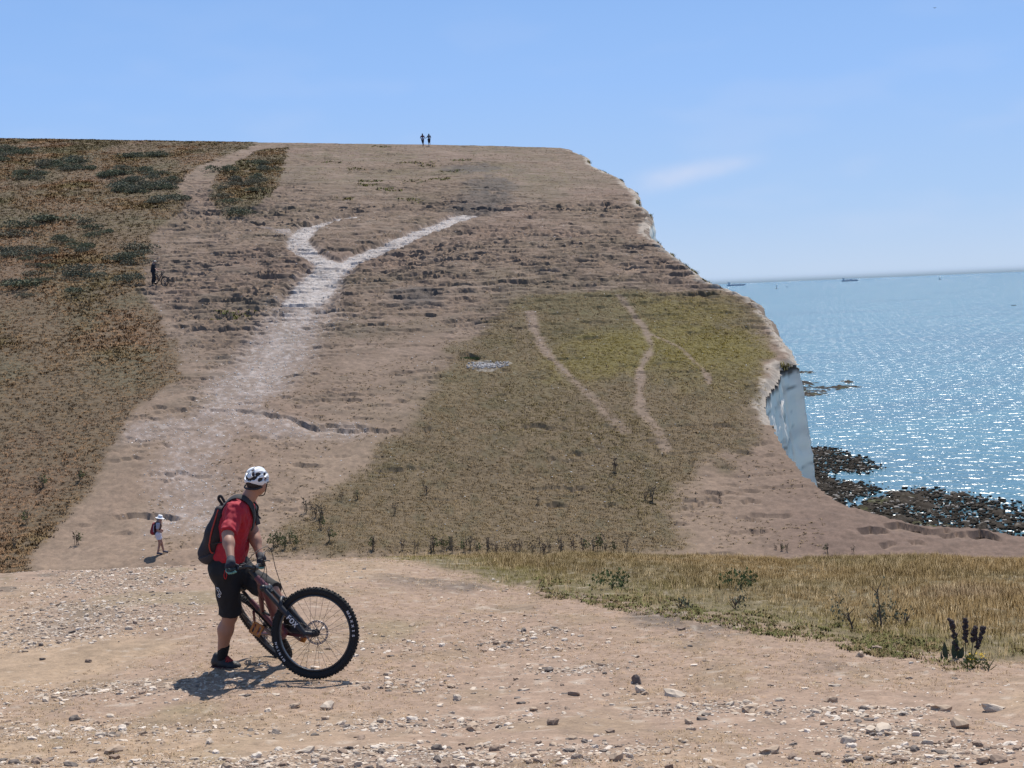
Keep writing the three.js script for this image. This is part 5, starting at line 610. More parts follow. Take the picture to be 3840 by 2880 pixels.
function gripHand(wrist, grip, axis, side, k = 1) {   // palm on the bar, four fingers curled round it, thumb beneath
  const a = axis.clone().normalize(), n = wrist.clone().sub(grip), up = n.clone().addScaledVector(a, -n.dot(a)).normalize(), fr = new THREE.Vector3().crossVectors(a, up).multiplyScalar(side);
  const at = (s, ang, r) => grip.clone().addScaledVector(a, s).addScaledVector(up, Math.cos(ang) * r).addScaledVector(fr, Math.sin(ang) * r), l = [];
  l.push(bone(wrist, at(0, -0.35, 0.05), 0.031 * k, 0.036 * k), bone(at(-0.03, -0.1, 0.036), at(0.03, -0.1, 0.036), 0.022 * k, 0.022 * k), bone(at(-0.028, 0.3, 0.034), at(0.03, 0.3, 0.034), 0.016 * k, 0.016 * k));
  const fingers = []; [[-0.036, 0.92], [-0.012, 1.0], [0.013, 0.98], [0.036, 0.85]].forEach(([s, len], i) => { const r = 0.030, A = at(s, 0.35, r + 0.004), B = at(s, 0.35 + 1.25 * len, r), Cc = at(s, 0.35 + 2.2 * len, r - 0.002), D = at(s, 0.35 + 2.95 * len, r - 0.003); fingers.push(blend([bone(A, B, 0.0105 * k, 0.0098 * k), bone(B, Cc, 0.0098 * k, 0.0092 * k), bone(Cc, D, 0.0092 * k, 0.008 * k)], 0.004)); });
  const thumb = blend([bone(at(-0.04, -0.5, 0.035), at(-0.055, -1.3, 0.03), 0.014 * k, 0.012 * k), bone(at(-0.055, -1.3, 0.03), at(-0.04, -2.3, 0.028), 0.012 * k, 0.009 * k)], 0.006);
  return { palm: blend(l, 0.02), fingers, thumb };
}
{
  const base = V(-2.6266, EYE - 3.1993, -13.26), J = (x, y, z) => V(x, y, z), rider = thing('person', 'man in a red shirt and white helmet standing astride the maroon bike', 'person', base.toArray());
  const rel = (p) => p.clone().sub(base), gR = rel(bike.gripR), gL = rel(bike.gripL);
  const hipR = J(0.115, 0.89, 0.19), hipL = J(0.165, 0.87, -0.03), kneeR = J(0.115, 0.50, 0.13), ankR = J(-0.005, 0.10, 0.0), kneeL = J(0.50, 0.72, 0.22), pL = rel(bike.pedalL), ankL = pL.clone().add(J(-0.11, 0.10, -0.05));
  const pelvis = J(0.137, 0.96, 0.08), waist = J(0.165, 1.09, 0.12), chest = J(0.232, 1.345, 0.235), neck = J(0.325, 1.515, 0.27), head = J(0.432, 1.668, 0.29), shR = J(0.262, 1.445, 0.415), shL = J(0.29, 1.43, 0.07), elR = J(0.225, 1.275, 0.62), elL = J(0.345, 1.2, 0.07);
  const wrR = gR.clone().lerp(elR, 0.30), wrL = gL.clone().lerp(elL, 0.30);
  const H = headField(head, J(0.42, -0.10, -0.90), J(0.10, 1, 0));
  const body = blend([bone(neck.clone().add(J(-0.02, -0.05, 0)), head.clone().add(J(-0.02, -0.05, 0)), 0.066, 0.06), bone(shR, elR, 0.056, 0.043), bone(elR, elR.clone().lerp(wrR, 0.35), 0.043, 0.044), bone(elR.clone().lerp(wrR, 0.3), wrR, 0.045, 0.030), bone(shL, elL, 0.058, 0.045), bone(elL, elL.clone().lerp(wrL, 0.35), 0.045, 0.046), bone(elL.clone().lerp(wrL, 0.3), wrL, 0.046, 0.03), bone(hipR, kneeR, 0.09, 0.062), bone(kneeR, kneeR.clone().lerp(ankR, 0.32).add(J(-0.015, 0, 0)), 0.056, 0.066), bone(kneeR.clone().lerp(ankR, 0.3).add(J(-0.015, 0, 0)), ankR, 0.064, 0.037), bone(hipL, kneeL, 0.09, 0.06), bone(kneeL, kneeL.clone().lerp(ankL, 0.35), 0.055, 0.062), bone(kneeL.clone().lerp(ankL, 0.33), ankL, 0.06, 0.037), bone(shR, shL, 0.07, 0.07), bone(chest, pelvis, 0.11, 0.11)], 0.035);
  const full = (x, y, z) => smin(body(x, y, z), H.f(x, y, z), 0.02);
  part('body', mg([nets((x, y, z) => y > 1.56 ? 1 : body(x, y, z), J(-0.2, 0.02, -0.25), J(0.85, 1.62, 1.1), 0.014), nets((x, y, z) => Math.max(full(x, y, z), 1.54 - y), J(0.2, 1.5, 0.1), J(0.64, 1.82, 0.48), 0.006)]), skin, rider);
  // shirt with folds, sleeves to above the elbow
  const fold = (x, y, z, a, s) => a * n3(x * s, y * s * 0.55, z * s) + a * 0.5 * n3(x * s * 2.3 + 4, y * s * 1.6, z * s * 2.1);
  const ax = J(0, 0, 1), tors = blend([...[-1, 1].flatMap((s) => [bone(chest.clone().addScaledVector(ax, s * 0.085), waist.clone().addScaledVector(ax, s * 0.07), 0.112, 0.106), bone(waist.clone().addScaledVector(ax, s * 0.075), pelvis.clone().add(J(-0.03, -0.02, s * 0.07)), 0.106, 0.120)]), bone(shR, shL, 0.078, 0.078), bone(chest, neck.clone().add(J(-0.03, -0.01, 0)), 0.12, 0.082)], 0.09);
  const slR = shR.clone().lerp(elR, 0.9), slL = shL.clone().lerp(elL, 0.7);
  const sleeve = (a, b, r) => { const d = b.clone().sub(a).normalize(), f = bone(a, b.clone().addScaledVector(d, 0.1), r, r * 0.86), c = under(b, d); return (x, y, z) => Math.max(f(x, y, z), c(x, y, z)); };
  const sR = sleeve(shR, slR, 0.075), sL = sleeve(shL, slL, 0.075), hem = under(J(0.1, 0.895, 0.1), J(-0.22, -1, 0).normalize()), collar = under(neck.clone().add(J(0.012, 0.012, 0)), J(0.35, 1, 0).normalize());
  part('shirt', nets((x, y, z) => { let d = smin(smin(tors(x, y, z), sR(x, y, z), 0.05), sL(x, y, z), 0.05) + fold(x, y, z, 0.019, 13); return Math.max(d, hem(x, y, z), collar(x, y, z)); }, J(-0.22, 0.82, -0.25), J(0.62, 1.66, 0.78), 0.0105), mat(0.36, 0.010, 0.026, 0.8), rider);
  part('collar', (() => { const g = new THREE.TorusGeometry(0.073, 0.011, 8, 28); g.rotateX(Math.PI / 2); g.rotateZ(-0.34); g.translate(neck.x - 0.004, neck.y + 0.012, neck.z); return g; })(), mat(0.36, 0.012, 0.026, 0.75), rider);
  // long black shorts
  const kR = kneeR.clone().add(J(0, 0.015, 0)), legCut = (k, h) => { const d = k.clone().sub(h).normalize(), f = bone(h, k.clone().addScaledVector(d, 0.12), 0.106, 0.094), c = under(k, d); return (x, y, z) => Math.max(f(x, y, z), c(x, y, z)); };
  const shR2 = legCut(kR, hipR), shL2 = legCut(kneeL.clone().add(J(0.02, -0.02, 0)), hipL), seat = blend([bone(hipR.clone().add(J(-0.025, 0.03, -0.02)), hipL.clone().add(J(-0.025, 0.03, 0.02)), 0.135, 0.135), bone(pelvis, pelvis.clone().add(J(-0.01, 0.05, 0)), 0.14, 0.125)], 0.06);
  const shorts = part('shorts', nets((x, y, z) => smin(smin(seat(x, y, z), shR2(x, y, z), 0.06), shL2(x, y, z), 0.06) + fold(x, y, z, 0.012, 10), J(-0.12, 0.42, -0.28), J(0.72, 1.16, 0.45), 0.011), mat(0.010, 0.010, 0.012, 0.85), rider);
  // white outlined emblem on the thigh
  const em = [[[0, 0.04], [0.012, 0.032], [0.018, 0.012], [0.03, -0.004], [0.026, -0.018], [0.012, -0.012], [0.004, 0.008], [-0.008, 0.022], [0, 0.04]], [[0.002, -0.016], [0.012, -0.026], [0.02, -0.04], [0.006, -0.046], [-0.004, -0.034], [0.002, -0.016]], [[-0.012, 0.044], [-0.004, 0.03], [0.004, 0.036]]];
  for (const l of em) part('emblem', pipe(l.map(([a, b]) => { let p = J(0.045 + a, 0.735 + b, 0.5); for (let i = 0; i < 60; i++) { const d = smin(smin(seat(p.x, p.y, p.z), shR2(p.x, p.y, p.z), 0.06), shL2(p.x, p.y, p.z), 0.06); if (d < 0.004) break; p.z -= d * 0.6; } p.z += 0.004; return p; }), 0.0028, 30, 5), mat(0.72, 0.72, 0.72, 0.8), shorts);
  // drawcord hanging from the shirt hem
  part('drawcord', pipe([J(0.125, 0.93, 0.31), J(0.118, 0.88, 0.318), J(0.128, 0.855, 0.318), J(0.14, 0.885, 0.316), J(0.132, 0.93, 0.31)], 0.004, 20, 5), mat(0.45, 0.02, 0.02, 0.8), rider);
  // socks and shoes
  const sock = mat(0.010, 0.010, 0.011, 0.9), shoeM = mat(0.016, 0.016, 0.02, 0.6), soleM = mat(0.075, 0.012, 0.016, 0.7), laceM = mat(0.50, 0.03, 0.03, 0.7);
  const foot = (ank, dir, drop, sockTop) => {
    const f = dir.clone().normalize(), side = new THREE.Vector3().crossVectors(f, J(0, 1, 0)).normalize(), up = new THREE.Vector3().crossVectors(side, f), at = (a, b, c) => ank.clone().addScaledVector(f, a).addScaledVector(up, b - drop).addScaledVector(side, c);
    part('sock', nets(blend([bone(ank.clone().add(J(0, -0.01, 0)), sockTop, 0.044, 0.05)], 0.02), ank.clone().min(sockTop).sub(J(0.09, 0.09, 0.09)), ank.clone().max(sockTop).add(J(0.09, 0.06, 0.09)), 0.007), sock, rider);
    const sf = blend([bone(at(-0.055, 0.05, 0), at(0.02, 0.045, 0), 0.036, 0.038), bone(at(0.02, 0.042, 0.008), at(0.14, 0.034, 0.012), 0.037, 0.033), bone(at(0.02, 0.042, -0.008), at(0.13, 0.033, -0.014), 0.037, 0.03), bone(at(-0.06, 0.06, 0), at(-0.045, 0.105, 0), 0.036, 0.036), bone(at(-0.02, 0.07, 0), at(0.01, 0.095, 0), 0.04, 0.038), bone(at(0.12, 0.032, 0), at(0.165, 0.028, 0), 0.036, 0.028)], 0.03), cut = under(at(0, 0.012, 0), up.clone().negate());
    const lo = at(0.05, 0.06, 0).sub(J(0.2, 0.16, 0.2)), hi = at(0.05, 0.06, 0).add(J(0.2, 0.16, 0.2)), shoe = part('shoe', nets((x, y, z) => Math.max(sf(x, y, z), cut(x, y, z)), lo, hi, 0.007), shoeM, rider);
    const so = blend([bone(at(-0.06, 0.012, 0), at(0.02, 0.012, 0), 0.042, 0.042), bone(at(0.02, 0.012, 0.006), at(0.15, 0.014, 0.008), 0.044, 0.04), bone(at(0.14, 0.016, 0), at(0.17, 0.022, 0), 0.04, 0.034)], 0.03), c1 = under(at(0, 0.024, 0), up), c2 = under(at(0, -0.004, 0), up.clone().negate());
    part('sole', nets((x, y, z) => Math.max(so(x, y, z), c1(x, y, z), c2(x, y, z)), lo, hi, 0.006), soleM, shoe);
    for (let i = 0; i < 5; i++) { const a = 0.022 + i * 0.019, h = 0.103 - i * 0.0075; part('lace', pipe([at(a, h - 0.018, 0.03), at(a + 0.006, h, 0.012), at(a - 0.004, h + 0.003, -0.006), at(a + 0.004, h - 0.014, -0.03)], 0.0052, 12, 5), laceM, shoe); }
    part('tongue', nets(blend([bone(at(0.005, 0.135, 0), at(0.10, 0.066, 0), 0.022, 0.022)], 0.01), lo, hi, 0.008), mat(0.22, 0.02, 0.02, 0.8), shoe);
  };
  foot(ankR, J(1, -0.03, 0.38), 0.088, ankR.clone().lerp(kneeR, 0.30)); foot(ankL, J(1, -0.06, 0.5), 0.088, ankL.clone().lerp(kneeL, 0.28));
  // gloves: black with mint fingers
  const gloveM = mat(0.014, 0.016, 0.028, 0.8), mint = mat(0.13, 0.30, 0.28, 0.75);
  for (const [w, g, a, s] of [[wrR, gR, bike.barAxis, 1], [wrL, gL, bike.barAxisL, -1]]) { const h = gripHand(w, g, a, s, 1.08), lo = g.clone().min(w).sub(J(0.09, 0.09, 0.09)), hi = g.clone().max(w).add(J(0.09, 0.09, 0.09)), gl = part('glove', nets(h.palm, lo, hi, 0.0055), gloveM, rider); for (const f of h.fingers) part('finger', nets(f, g.clone().sub(J(0.09, 0.09, 0.09)), g.clone().add(J(0.09, 0.09, 0.09)), 0.004), mint, gl); part('thumb', nets(h.thumb, g.clone().sub(J(0.1, 0.1, 0.1)), g.clone().add(J(0.1, 0.1, 0.1)), 0.004), gloveM, gl); }
  // hair and helmet
  const L = H.L, hair = part('hair', nets((x, y, z) => { const v = V(x - head.x, y - head.y, z - head.z).applyQuaternion(H.q.clone().invert()); return Math.max(egg(L(0, 0.02, -0.02), 0.080, 0.094, 0.096, H.q)(x, y, z), v.z - 0.03, -v.y - 0.058); }, J(0.3, 1.55, 0.15), J(0.58, 1.82, 0.43), 0.007), mat(0.035, 0.024, 0.018, 0.9), rider);
  const iq = H.q.clone().invert(), hv = V();
  const shellR = (x, y, z, r) => { hv.set(x - head.x, y - head.y, z - head.z).applyQuaternion(iq); const px = hv.x, py = hv.y - 0.035, pz = hv.z + 0.008; return (Math.hypot(px / (0.086 + r), py / (0.092 + r), pz / (0.116 + r)) - 1) * 0.085; };
  const slots = (() => { const l = []; // vents: elongated holes in the crown and the rear
    const hole = (az, el, len, wid, tw) => { const c = V(Math.sin(az) * Math.cos(el) * 0.088, Math.sin(el) * 0.094 + 0.035, Math.cos(az) * Math.cos(el) * 0.118 - 0.008), n = c.clone().sub(V(0, 0.035, -0.008)).normalize(), u = new THREE.Vector3().crossVectors(V(0, 1, 0), n).normalize(), w = new THREE.Vector3().crossVectors(n, u), d = u.clone().multiplyScalar(Math.sin(tw)).addScaledVector(w, Math.cos(tw)); l.push(bone(c.clone().addScaledVector(d, -len), c.clone().addScaledVector(d, len), wid, wid * 0.75)); };
    for (const s of [-1, 1]) { hole(Math.PI - s * 0.30, 0.62, 0.0239, 0.0171, s * 0.35); hole(Math.PI - s * 0.66, 0.16, 0.0221, 0.0171, -s * 1.0); hole(Math.PI - s * 0.26, -0.02, 0.0147, 0.0150, -s * 0.9); hole(Math.PI - s * 1.05, 0.55, 0.0276, 0.0178, -s * 1.15); hole(Math.PI - s * 1.2, 0.0, 0.0239, 0.0171, -s * 1.3); hole(Math.PI - s * 1.75, 0.5, 0.0313, 0.0184, -s * 1.3); hole(Math.PI - s * 1.75, 0.0, 0.0239, 0.0157, -s * 1.4); hole(s * 0.5, 0.6, 0.0294, 0.0192, s * 0.4); hole(s * 0.45, 0.2, 0.0202, 0.0171, s * 0.6); }
    hole(Math.PI, 1.15, 0.0276, 0.0171, 0); hole(0.001, 0.95, 0.0368, 0.0171, 0); return l; })();
  const helmet = new THREE.Group(); helmet.name = 'helmet'; rider.add(helmet);
  const rimCut = () => { const t = -0.014 + 0.04 * smooth(-0.02, 0.1, hv.z) + 0.015 * Math.cos(hv.x * 30) * smooth(0.02, -0.1, hv.z); return t - hv.y; };
  part('shell', nets((x, y, z) => { const o = shellR(x, y, z, 0.006), i = -shellR(x, y, z, -0.012); const e = rimCut(); let d = Math.max(o + 0.0025 * Math.sin(hv.x * 95), i, e); const lx = hv.x, ly = hv.y, lz = hv.z; for (const s of slots) d = Math.max(d, -s(lx, ly, lz)); return d; }, J(0.25, 1.56, 0.1), J(0.62, 1.87, 0.5), 0.0042), mat(0.74, 0.75, 0.77, 0.35), helmet);
  part('liner', nets((x, y, z) => { const o = shellR(x, y, z, -0.010); return Math.max(o, rimCut() + 0.004); }, J(0.25, 1.56, 0.1), J(0.62, 1.87, 0.5), 0.007), mat(0.030, 0.018, 0.022, 0.9), helmet);
  part('adjuster', pipe([L(0.085, -0.03, -0.04), L(0.06, -0.05, -0.085), L(0, -0.055, -0.108), L(-0.06, -0.05, -0.085), L(-0.085, -0.03, -0.04)], 0.008, 24, 6), mat(0.02, 0.02, 0.022, 0.7), helmet);
  for (const s of [-1, 1]) part('strap', pipe([L(s * 0.085, 0.01, 0.03), L(s * 0.084, -0.05, 0.02), L(s * 0.05, -0.105, 0.045), L(0, -0.12, 0.05)], 0.0045, 18, 5), mat(0.02, 0.018, 0.02, 0.8), helmet);
  part('glasses', pipe([L(0.082, 0.01, -0.01), L(0.078, 0.008, 0.06), L(0.03, 0.008, 0.1), L(-0.03, 0.008, 0.1), L(-0.078, 0.008, 0.06), L(-0.082, 0.01, -0.01)], 0.006, 30, 5), mat(0.02, 0.02, 0.02, 0.3), helmet);

  // rucksack on his back
  const bp = thing('rucksack', 'black rucksack with red piping on the back of the man in red', 'rucksack', base.toArray()), bd = J(-0.937, 0.32, -0.14).normalize();
  const b0 = J(0.115, 1.43, 0.22), b1 = J(-0.035, 1.06, 0.075), bs = J(0, 0, 1);
  const pack = blend([...[-1, 1].flatMap((s) => [bone(b0.clone().addScaledVector(bs, s * 0.075), b0.clone().lerp(b1, 0.5).addScaledVector(bs, s * 0.09), 0.05, 0.072), bone(b0.clone().lerp(b1, 0.5).addScaledVector(bs, s * 0.095), b1.clone().addScaledVector(bs, s * 0.09), 0.072, 0.088)])], 0.07);
  part('pack_body', nets((x, y, z) => pack(x, y, z) + fold(x, y, z, 0.010, 9), J(-0.25, 0.88, -0.2), J(0.3, 1.56, 0.5), 0.011), mat(0.024, 0.020, 0.026, 0.8), bp);
  const hug = (p, f, gap) => { const q = p.clone(), e = 0.004; for (let i = 0; i < 40; i++) { const d = f(q.x, q.y, q.z) - gap; if (Math.abs(d) < 0.001) break; const g = V(f(q.x + e, q.y, q.z) - f(q.x - e, q.y, q.z), f(q.x, q.y + e, q.z) - f(q.x, q.y - e, q.z), f(q.x, q.y, q.z + e) - f(q.x, q.y, q.z - e)).normalize(); q.addScaledVector(g, -d * 0.8); } return q; };
  const red = mat(0.42, 0.045, 0.03, 0.7);
  for (const [zo, pts] of [[0.2, [[0.10, 1.46], [0.07, 1.38], [0.03, 1.26], [-0.005, 1.14]]], [0.24, [[-0.02, 1.12], [0.01, 1.05], [0.06, 1.005], [0.10, 0.99]]]]) part('piping', pipe(pts.map(([x, y]) => hug(J(x, y, zo + 0.15), pack, 0.003)), 0.0065, 26, 6), red, bp);
  part('lower_pocket', nets((x, y, z) => Math.max(pack(x, y, z) - 0.012, y - 1.06 - 0.35 * (x + 0.03)), J(-0.25, 0.88, -0.2), J(0.3, 1.2, 0.5), 0.013), mat(0.04, 0.036, 0.042, 0.85), bp);
  part('carry_handle', pipe([J(0.115, 1.475, 0.2), J(0.085, 1.535, 0.21), J(0.105, 1.555, 0.22), J(0.14, 1.50, 0.23)], 0.013, 18, 6), mat(0.02, 0.018, 0.02, 0.85), bp);
  const tor2 = (x, y, z) => smin(smin(tors(x, y, z), sR(x, y, z), 0.05), sL(x, y, z), 0.05);
  const band = (pts, w, name) => { const c = new THREE.CatmullRomCurve3(pts.map((p) => hug(p, tor2, 0.008))), n = 28, pos = [], idx = []; for (let i = 0; i <= n; i++) { const p = hug(c.getPoint(i / n), tor2, 0.008), t = c.getTangent(i / n), e = 0.004, g = V(tor2(p.x + e, p.y, p.z) - tor2(p.x - e, p.y, p.z), tor2(p.x, p.y + e, p.z) - tor2(p.x, p.y - e, p.z), tor2(p.x, p.y, p.z + e) - tor2(p.x, p.y, p.z - e)).normalize(), s = new THREE.Vector3().crossVectors(t, g).normalize(); for (const [a, b] of [[-1, 0], [-1, 1], [1, 1], [1, 0]]) { const q = p.clone().addScaledVector(s, a * w).addScaledVector(g, b * 0.010); pos.push(q.x, q.y, q.z); } if (i < n) for (let k = 0; k < 4; k++) { const o = i * 4 + k, m = i * 4 + (k + 1) % 4; idx.push(o, m, o + 4, m, m + 4, o + 4); } } const g = new THREE.BufferGeometry(); g.setAttribute('position', new THREE.Float32BufferAttribute(pos, 3)); g.setIndex(idx); g.computeVertexNormals(); return part(name, g, mat(0.035, 0.033, 0.037, 0.8), bp); };
  band([J(0.12, 1.46, 0.30), J(0.20, 1.54, 0.345), J(0.29, 1.54, 0.35), J(0.37, 1.46, 0.32), J(0.40, 1.36, 0.27), J(0.40, 1.24, 0.24)], 0.027, 'shoulder_strap'); band([J(0.12, 1.46, 0.15), J(0.22, 1.54, 0.13), J(0.31, 1.54, 0.12), J(0.40, 1.42, 0.13), J(0.40, 1.28, 0.12)], 0.027, 'shoulder_strap');
  part('loose_strap', pipe([J(0.40, 1.50, 0.3), J(0.435, 1.46, 0.31), J(0.425, 1.40, 0.31), J(0.455, 1.36, 0.32)], 0.008, 14, 5), mat(0.02, 0.02, 0.022, 0.8), bp);
  part('side_strap', pipe([J(0.03, 1.16, 0.30), J(0.10, 1.17, 0.33), J(0.15, 1.18, 0.33)], 0.006, 10, 5), mat(0.02, 0.02, 0.022, 0.8), bp);
}

// ------------------------------------------------------------------ walkers farther off: one continuous body each, clothing as parts
function figure(o) {
  const at = V(o.at[0], hillH(...o.at), -o.at[1]), t = thing('person', o.label, 'person', at.toArray()); t.rotation.y = o.turn; const j = o.joints, k = o.cell ?? 0.02, J = (n) => V(...j[n]);
  const limbs = [bone(J('neck'), J('head'), 0.055, 0.055), bone(J('neck'), J('pelvis'), 0.12, 0.12)];
  for (const s of ['R', 'L']) limbs.push(bone(J('sh' + s), J('el' + s), 0.05, 0.042), bone(J('el' + s), J('ha' + s), 0.042, 0.03), bone(J('ha' + s), J('ha' + s).add(V(0, -0.04, 0.03)), 0.036, 0.03), bone(J('hip' + s), J('kn' + s), 0.08, 0.055), bone(J('kn' + s), J('an' + s), 0.058, 0.036), bone(J('an' + s), J('to' + s), 0.036, 0.034));
  const Hd = headField(J('head'), V(...o.face), V(0, 1, 0)), body = blend(limbs, 0.03);
  const lo = V(9, 9, 9), hi = V(-9, -9, -9); for (const n of Object.keys(j)) { lo.min(J(n)); hi.max(J(n)); } lo.subScalar(0.24); hi.addScalar(0.26);
  part('body', nets((x, y, z) => smin(body(x, y, z), Hd.f(x, y, z), 0.02), lo, hi, k), o.skin, t);
  for (const c of o.clothes) { const l = c.bones.map(([a, b, ra, rb, f]) => { const A = J(a), Bq = J(b); return bone(A, f ? A.clone().lerp(Bq, f) : Bq, ra, rb); }); const f = blend(l, 0.05); part(c.name, nets((x, y, z) => Math.max(f(x, y, z) + 0.008 * n3(x * 12, y * 9, z * 12), c.cut ? c.cut[0] - y : -1, c.cut ? y - c.cut[1] : -1), lo, hi, k), c.mat, t); }
  return { t, Hd, J };
}
const stand = (a) => ({ pelvis: [0, 0.95, 0], neck: [0.02, 1.45, 0], head: [0.03, 1.6, 0], shR: [0, 1.38, 0.18], shL: [0, 1.38, -0.18], hipR: [0, 0.9, 0.09], hipL: [0, 0.9, -0.09], ...a });
{   // woman in a white sun hat, walking right (own x is ahead)
  const w = figure({ at: SPOTS.walker, turn: 0.12, label: 'woman in a white sun hat and white shorts walking on the path below the hill', face: [1, -0.1, 0], skin: mat(0.36, 0.18, 0.13, 0.6), cell: 0.016,
    joints: stand({ pelvis: [0.0, 0.9, 0], neck: [0.05, 1.36, 0], head: [0.10, 1.50, 0], shR: [0.03, 1.30, 0.17], shL: [0.03, 1.30, -0.17], elR: [0.0, 1.06, 0.2], haR: [0.14, 0.98, 0.15], elL: [0.02, 1.06, -0.2], haL: [0.17, 1.0, -0.12], hipR: [0, 0.86, 0.085], hipL: [0, 0.86, -0.085], knR: [0.05, 0.48, 0.08], anR: [-0.06, 0.07, 0.07], toR: [0.1, 0.035, 0.09], knL: [0.10, 0.5, -0.07], anL: [0.18, 0.11, -0.06], toL: [0.33, 0.08, -0.07] }),
    clothes: [{ name: 'shirt', mat: mat(0.34, 0.34, 0.42, 0.85), bones: [['neck', 'pelvis', 0.10, 0.125], ['shR', 'elR', 0.075, 0.07, 0.6], ['shL', 'elL', 0.075, 0.07, 0.6], ['shR', 'shL', 0.08, 0.08]], cut: [0.95, 1.37] }, { name: 'shorts', mat: mat(0.62, 0.60, 0.68, 0.85), bones: [['pelvis', 'hipR', 0.13, 0.12], ['pelvis', 'hipL', 0.13, 0.12], ['hipR', 'knR', 0.115, 0.10, 0.5], ['hipL', 'knL', 0.115, 0.10, 0.5]], cut: [0.64, 1.0] }, { name: 'shoe', mat: mat(0.10, 0.09, 0.11, 0.8), bones: [['anR', 'toR', 0.05, 0.045]] }, { name: 'shoe', mat: mat(0.10, 0.09, 0.11, 0.8), bones: [['anL', 'toL', 0.05, 0.045]] }] });
  const hat = new THREE.LatheGeometry([[0.0, 0.10], [0.075, 0.098], [0.098, 0.07], [0.102, 0.0], [0.19, -0.035], [0.195, -0.042], [0.10, -0.012], [0.0, 0.0]].map(([a, b]) => new THREE.Vector2(a, b)), 28); hat.rotateZ(-0.22); hat.translate(0.115, 1.575, 0); part('hat', hat, mat(0.78, 0.78, 0.8, 0.85), w.t);
  part('hair', nets(egg(V(0.05, 1.47, 0), 0.09, 0.10, 0.09), V(-0.1, 1.3, -0.15), V(0.2, 1.62, 0.15), 0.02), mat(0.22, 0.2, 0.19, 0.9), w.t);
  const bp = thing('red_rucksack', 'red rucksack on the back of the woman in the sun hat', 'rucksack', w.t.position.toArray()); bp.rotation.y = 0.12;
  const f = blend([bone(V(-0.14, 1.28, 0.06), V(-0.20, 0.98, 0.08), 0.09, 0.13), bone(V(-0.14, 1.28, -0.06), V(-0.20, 0.98, -0.08), 0.09, 0.13)], 0.08); part('pack_body', nets(f, V(-0.4, 0.78, -0.28), V(0.05, 1.44, 0.28), 0.018), mat(0.24, 0.012, 0.022, 0.75), bp); part('side_panel', nets((x, y, z) => Math.max(f(x, y, z) - 0.012, -(x + 0.15 - 0.1 * (y - 1.1))), V(-0.4, 0.78, -0.28), V(0.07, 1.44, 0.28), 0.018), mat(0.045, 0.016, 0.03, 0.8), bp);
  part('trim', pipe([V(-0.13, 1.3, 0.165), V(-0.165, 1.15, 0.205), V(-0.16, 1.0, 0.225)], 0.012, 14, 6), mat(0.45, 0.45, 0.5, 0.8), bp);
  for (const s of [-1, 1]) part('shoulder_strap', pipe([V(-0.08, 1.34, s * 0.09), V(0.03, 1.40, s * 0.11), V(0.12, 1.3, s * 0.11), V(0.14, 1.16, s * 0.12), V(0.02, 1.02, s * 0.14)], 0.016, 18, 6), mat(0.02, 0.018, 0.022, 0.8), bp);
}
{   // cyclist in dark clothes beside his bike on the upper track
  const [x, d] = SPOTS.cyclist, dark = mat(0.014, 0.014, 0.022, 0.9);
  const b2 = makeBike({ ...bikeMats, frame: mat(0.05, 0.035, 0.045, 0.5), name: 'mountain_bike', label: 'dark bike held by the cyclist in black on the upper track', fine: false, steer: 0.35, heading: 0.72, lean: 0.1, pitch: -0.18, crank: 2.2, at: V(x + 0.12, hillH(x + 0.12, d + 0.15), -(d + 0.15)) });
  const q = V(x - 0.02, hillH(x - 0.02, d), -d), rel = (p) => { const v = p.clone().sub(q).applyAxisAngle(V(0, 1, 0), -0.25); return v.toArray(); };
  const c = figure({ at: [x - 0.02, d], turn: 0.25, label: 'cyclist in black clothes standing beside a bike on the upper track', face: [0.8, -0.15, -0.4], skin: mat(0.36, 0.2, 0.15, 0.6),
    joints: stand({ neck: [0.06, 1.44, 0], head: [0.12, 1.58, 0], shR: [0.05, 1.36, 0.17], shL: [0.05, 1.36, -0.17], elR: [0.14, 1.12, 0.24], haR: rel(b2.gripR.clone().add(V(-0.02, 0.03, 0))), elL: [0.22, 1.14, -0.22], haL: rel(b2.gripL.clone().add(V(-0.02, 0.03, 0))), knR: [0.09, 0.5, 0.1], anR: [0.02, 0.08, 0.1], toR: [0.18, 0.04, 0.13], knL: [0.0, 0.5, -0.1], anL: [-0.12, 0.09, -0.12], toL: [0.05, 0.05, -0.13] }),
    clothes: [{ name: 'jacket', mat: dark, bones: [['neck', 'pelvis', 0.15, 0.19], ['shR', 'elR', 0.085, 0.07], ['shL', 'elL', 0.075, 0.065], ['shR', 'shL', 0.09, 0.09]], cut: [0.86, 1.47] }, { name: 'trousers', mat: dark, bones: [['pelvis', 'hipR', 0.15, 0.13], ['pelvis', 'hipL', 0.15, 0.13], ['hipR', 'knR', 0.12, 0.09], ['hipL', 'knL', 0.12, 0.09], ['knR', 'anR', 0.09, 0.075, 0.8], ['knL', 'anL', 0.09, 0.075, 0.8]] }, { name: 'shoe', mat: dark, bones: [['anR', 'toR', 0.05, 0.045]] }, { name: 'shoe', mat: dark, bones: [['anL', 'toL', 0.05, 0.045]] }, { name: 'helmet', mat: mat(0.05, 0.05, 0.06, 0.4), bones: [['head', 'head', 0.125, 0.125]], cut: [1.61, 2] }] });
  part('helmet_visor', nets(egg(V(0.19, 1.67, -0.05), 0.09, 0.03, 0.08), V(0.05, 1.6, -0.2), V(0.33, 1.74, 0.1), 0.02), mat(0.7, 0.7, 0.72, 0.4), c.t);
}
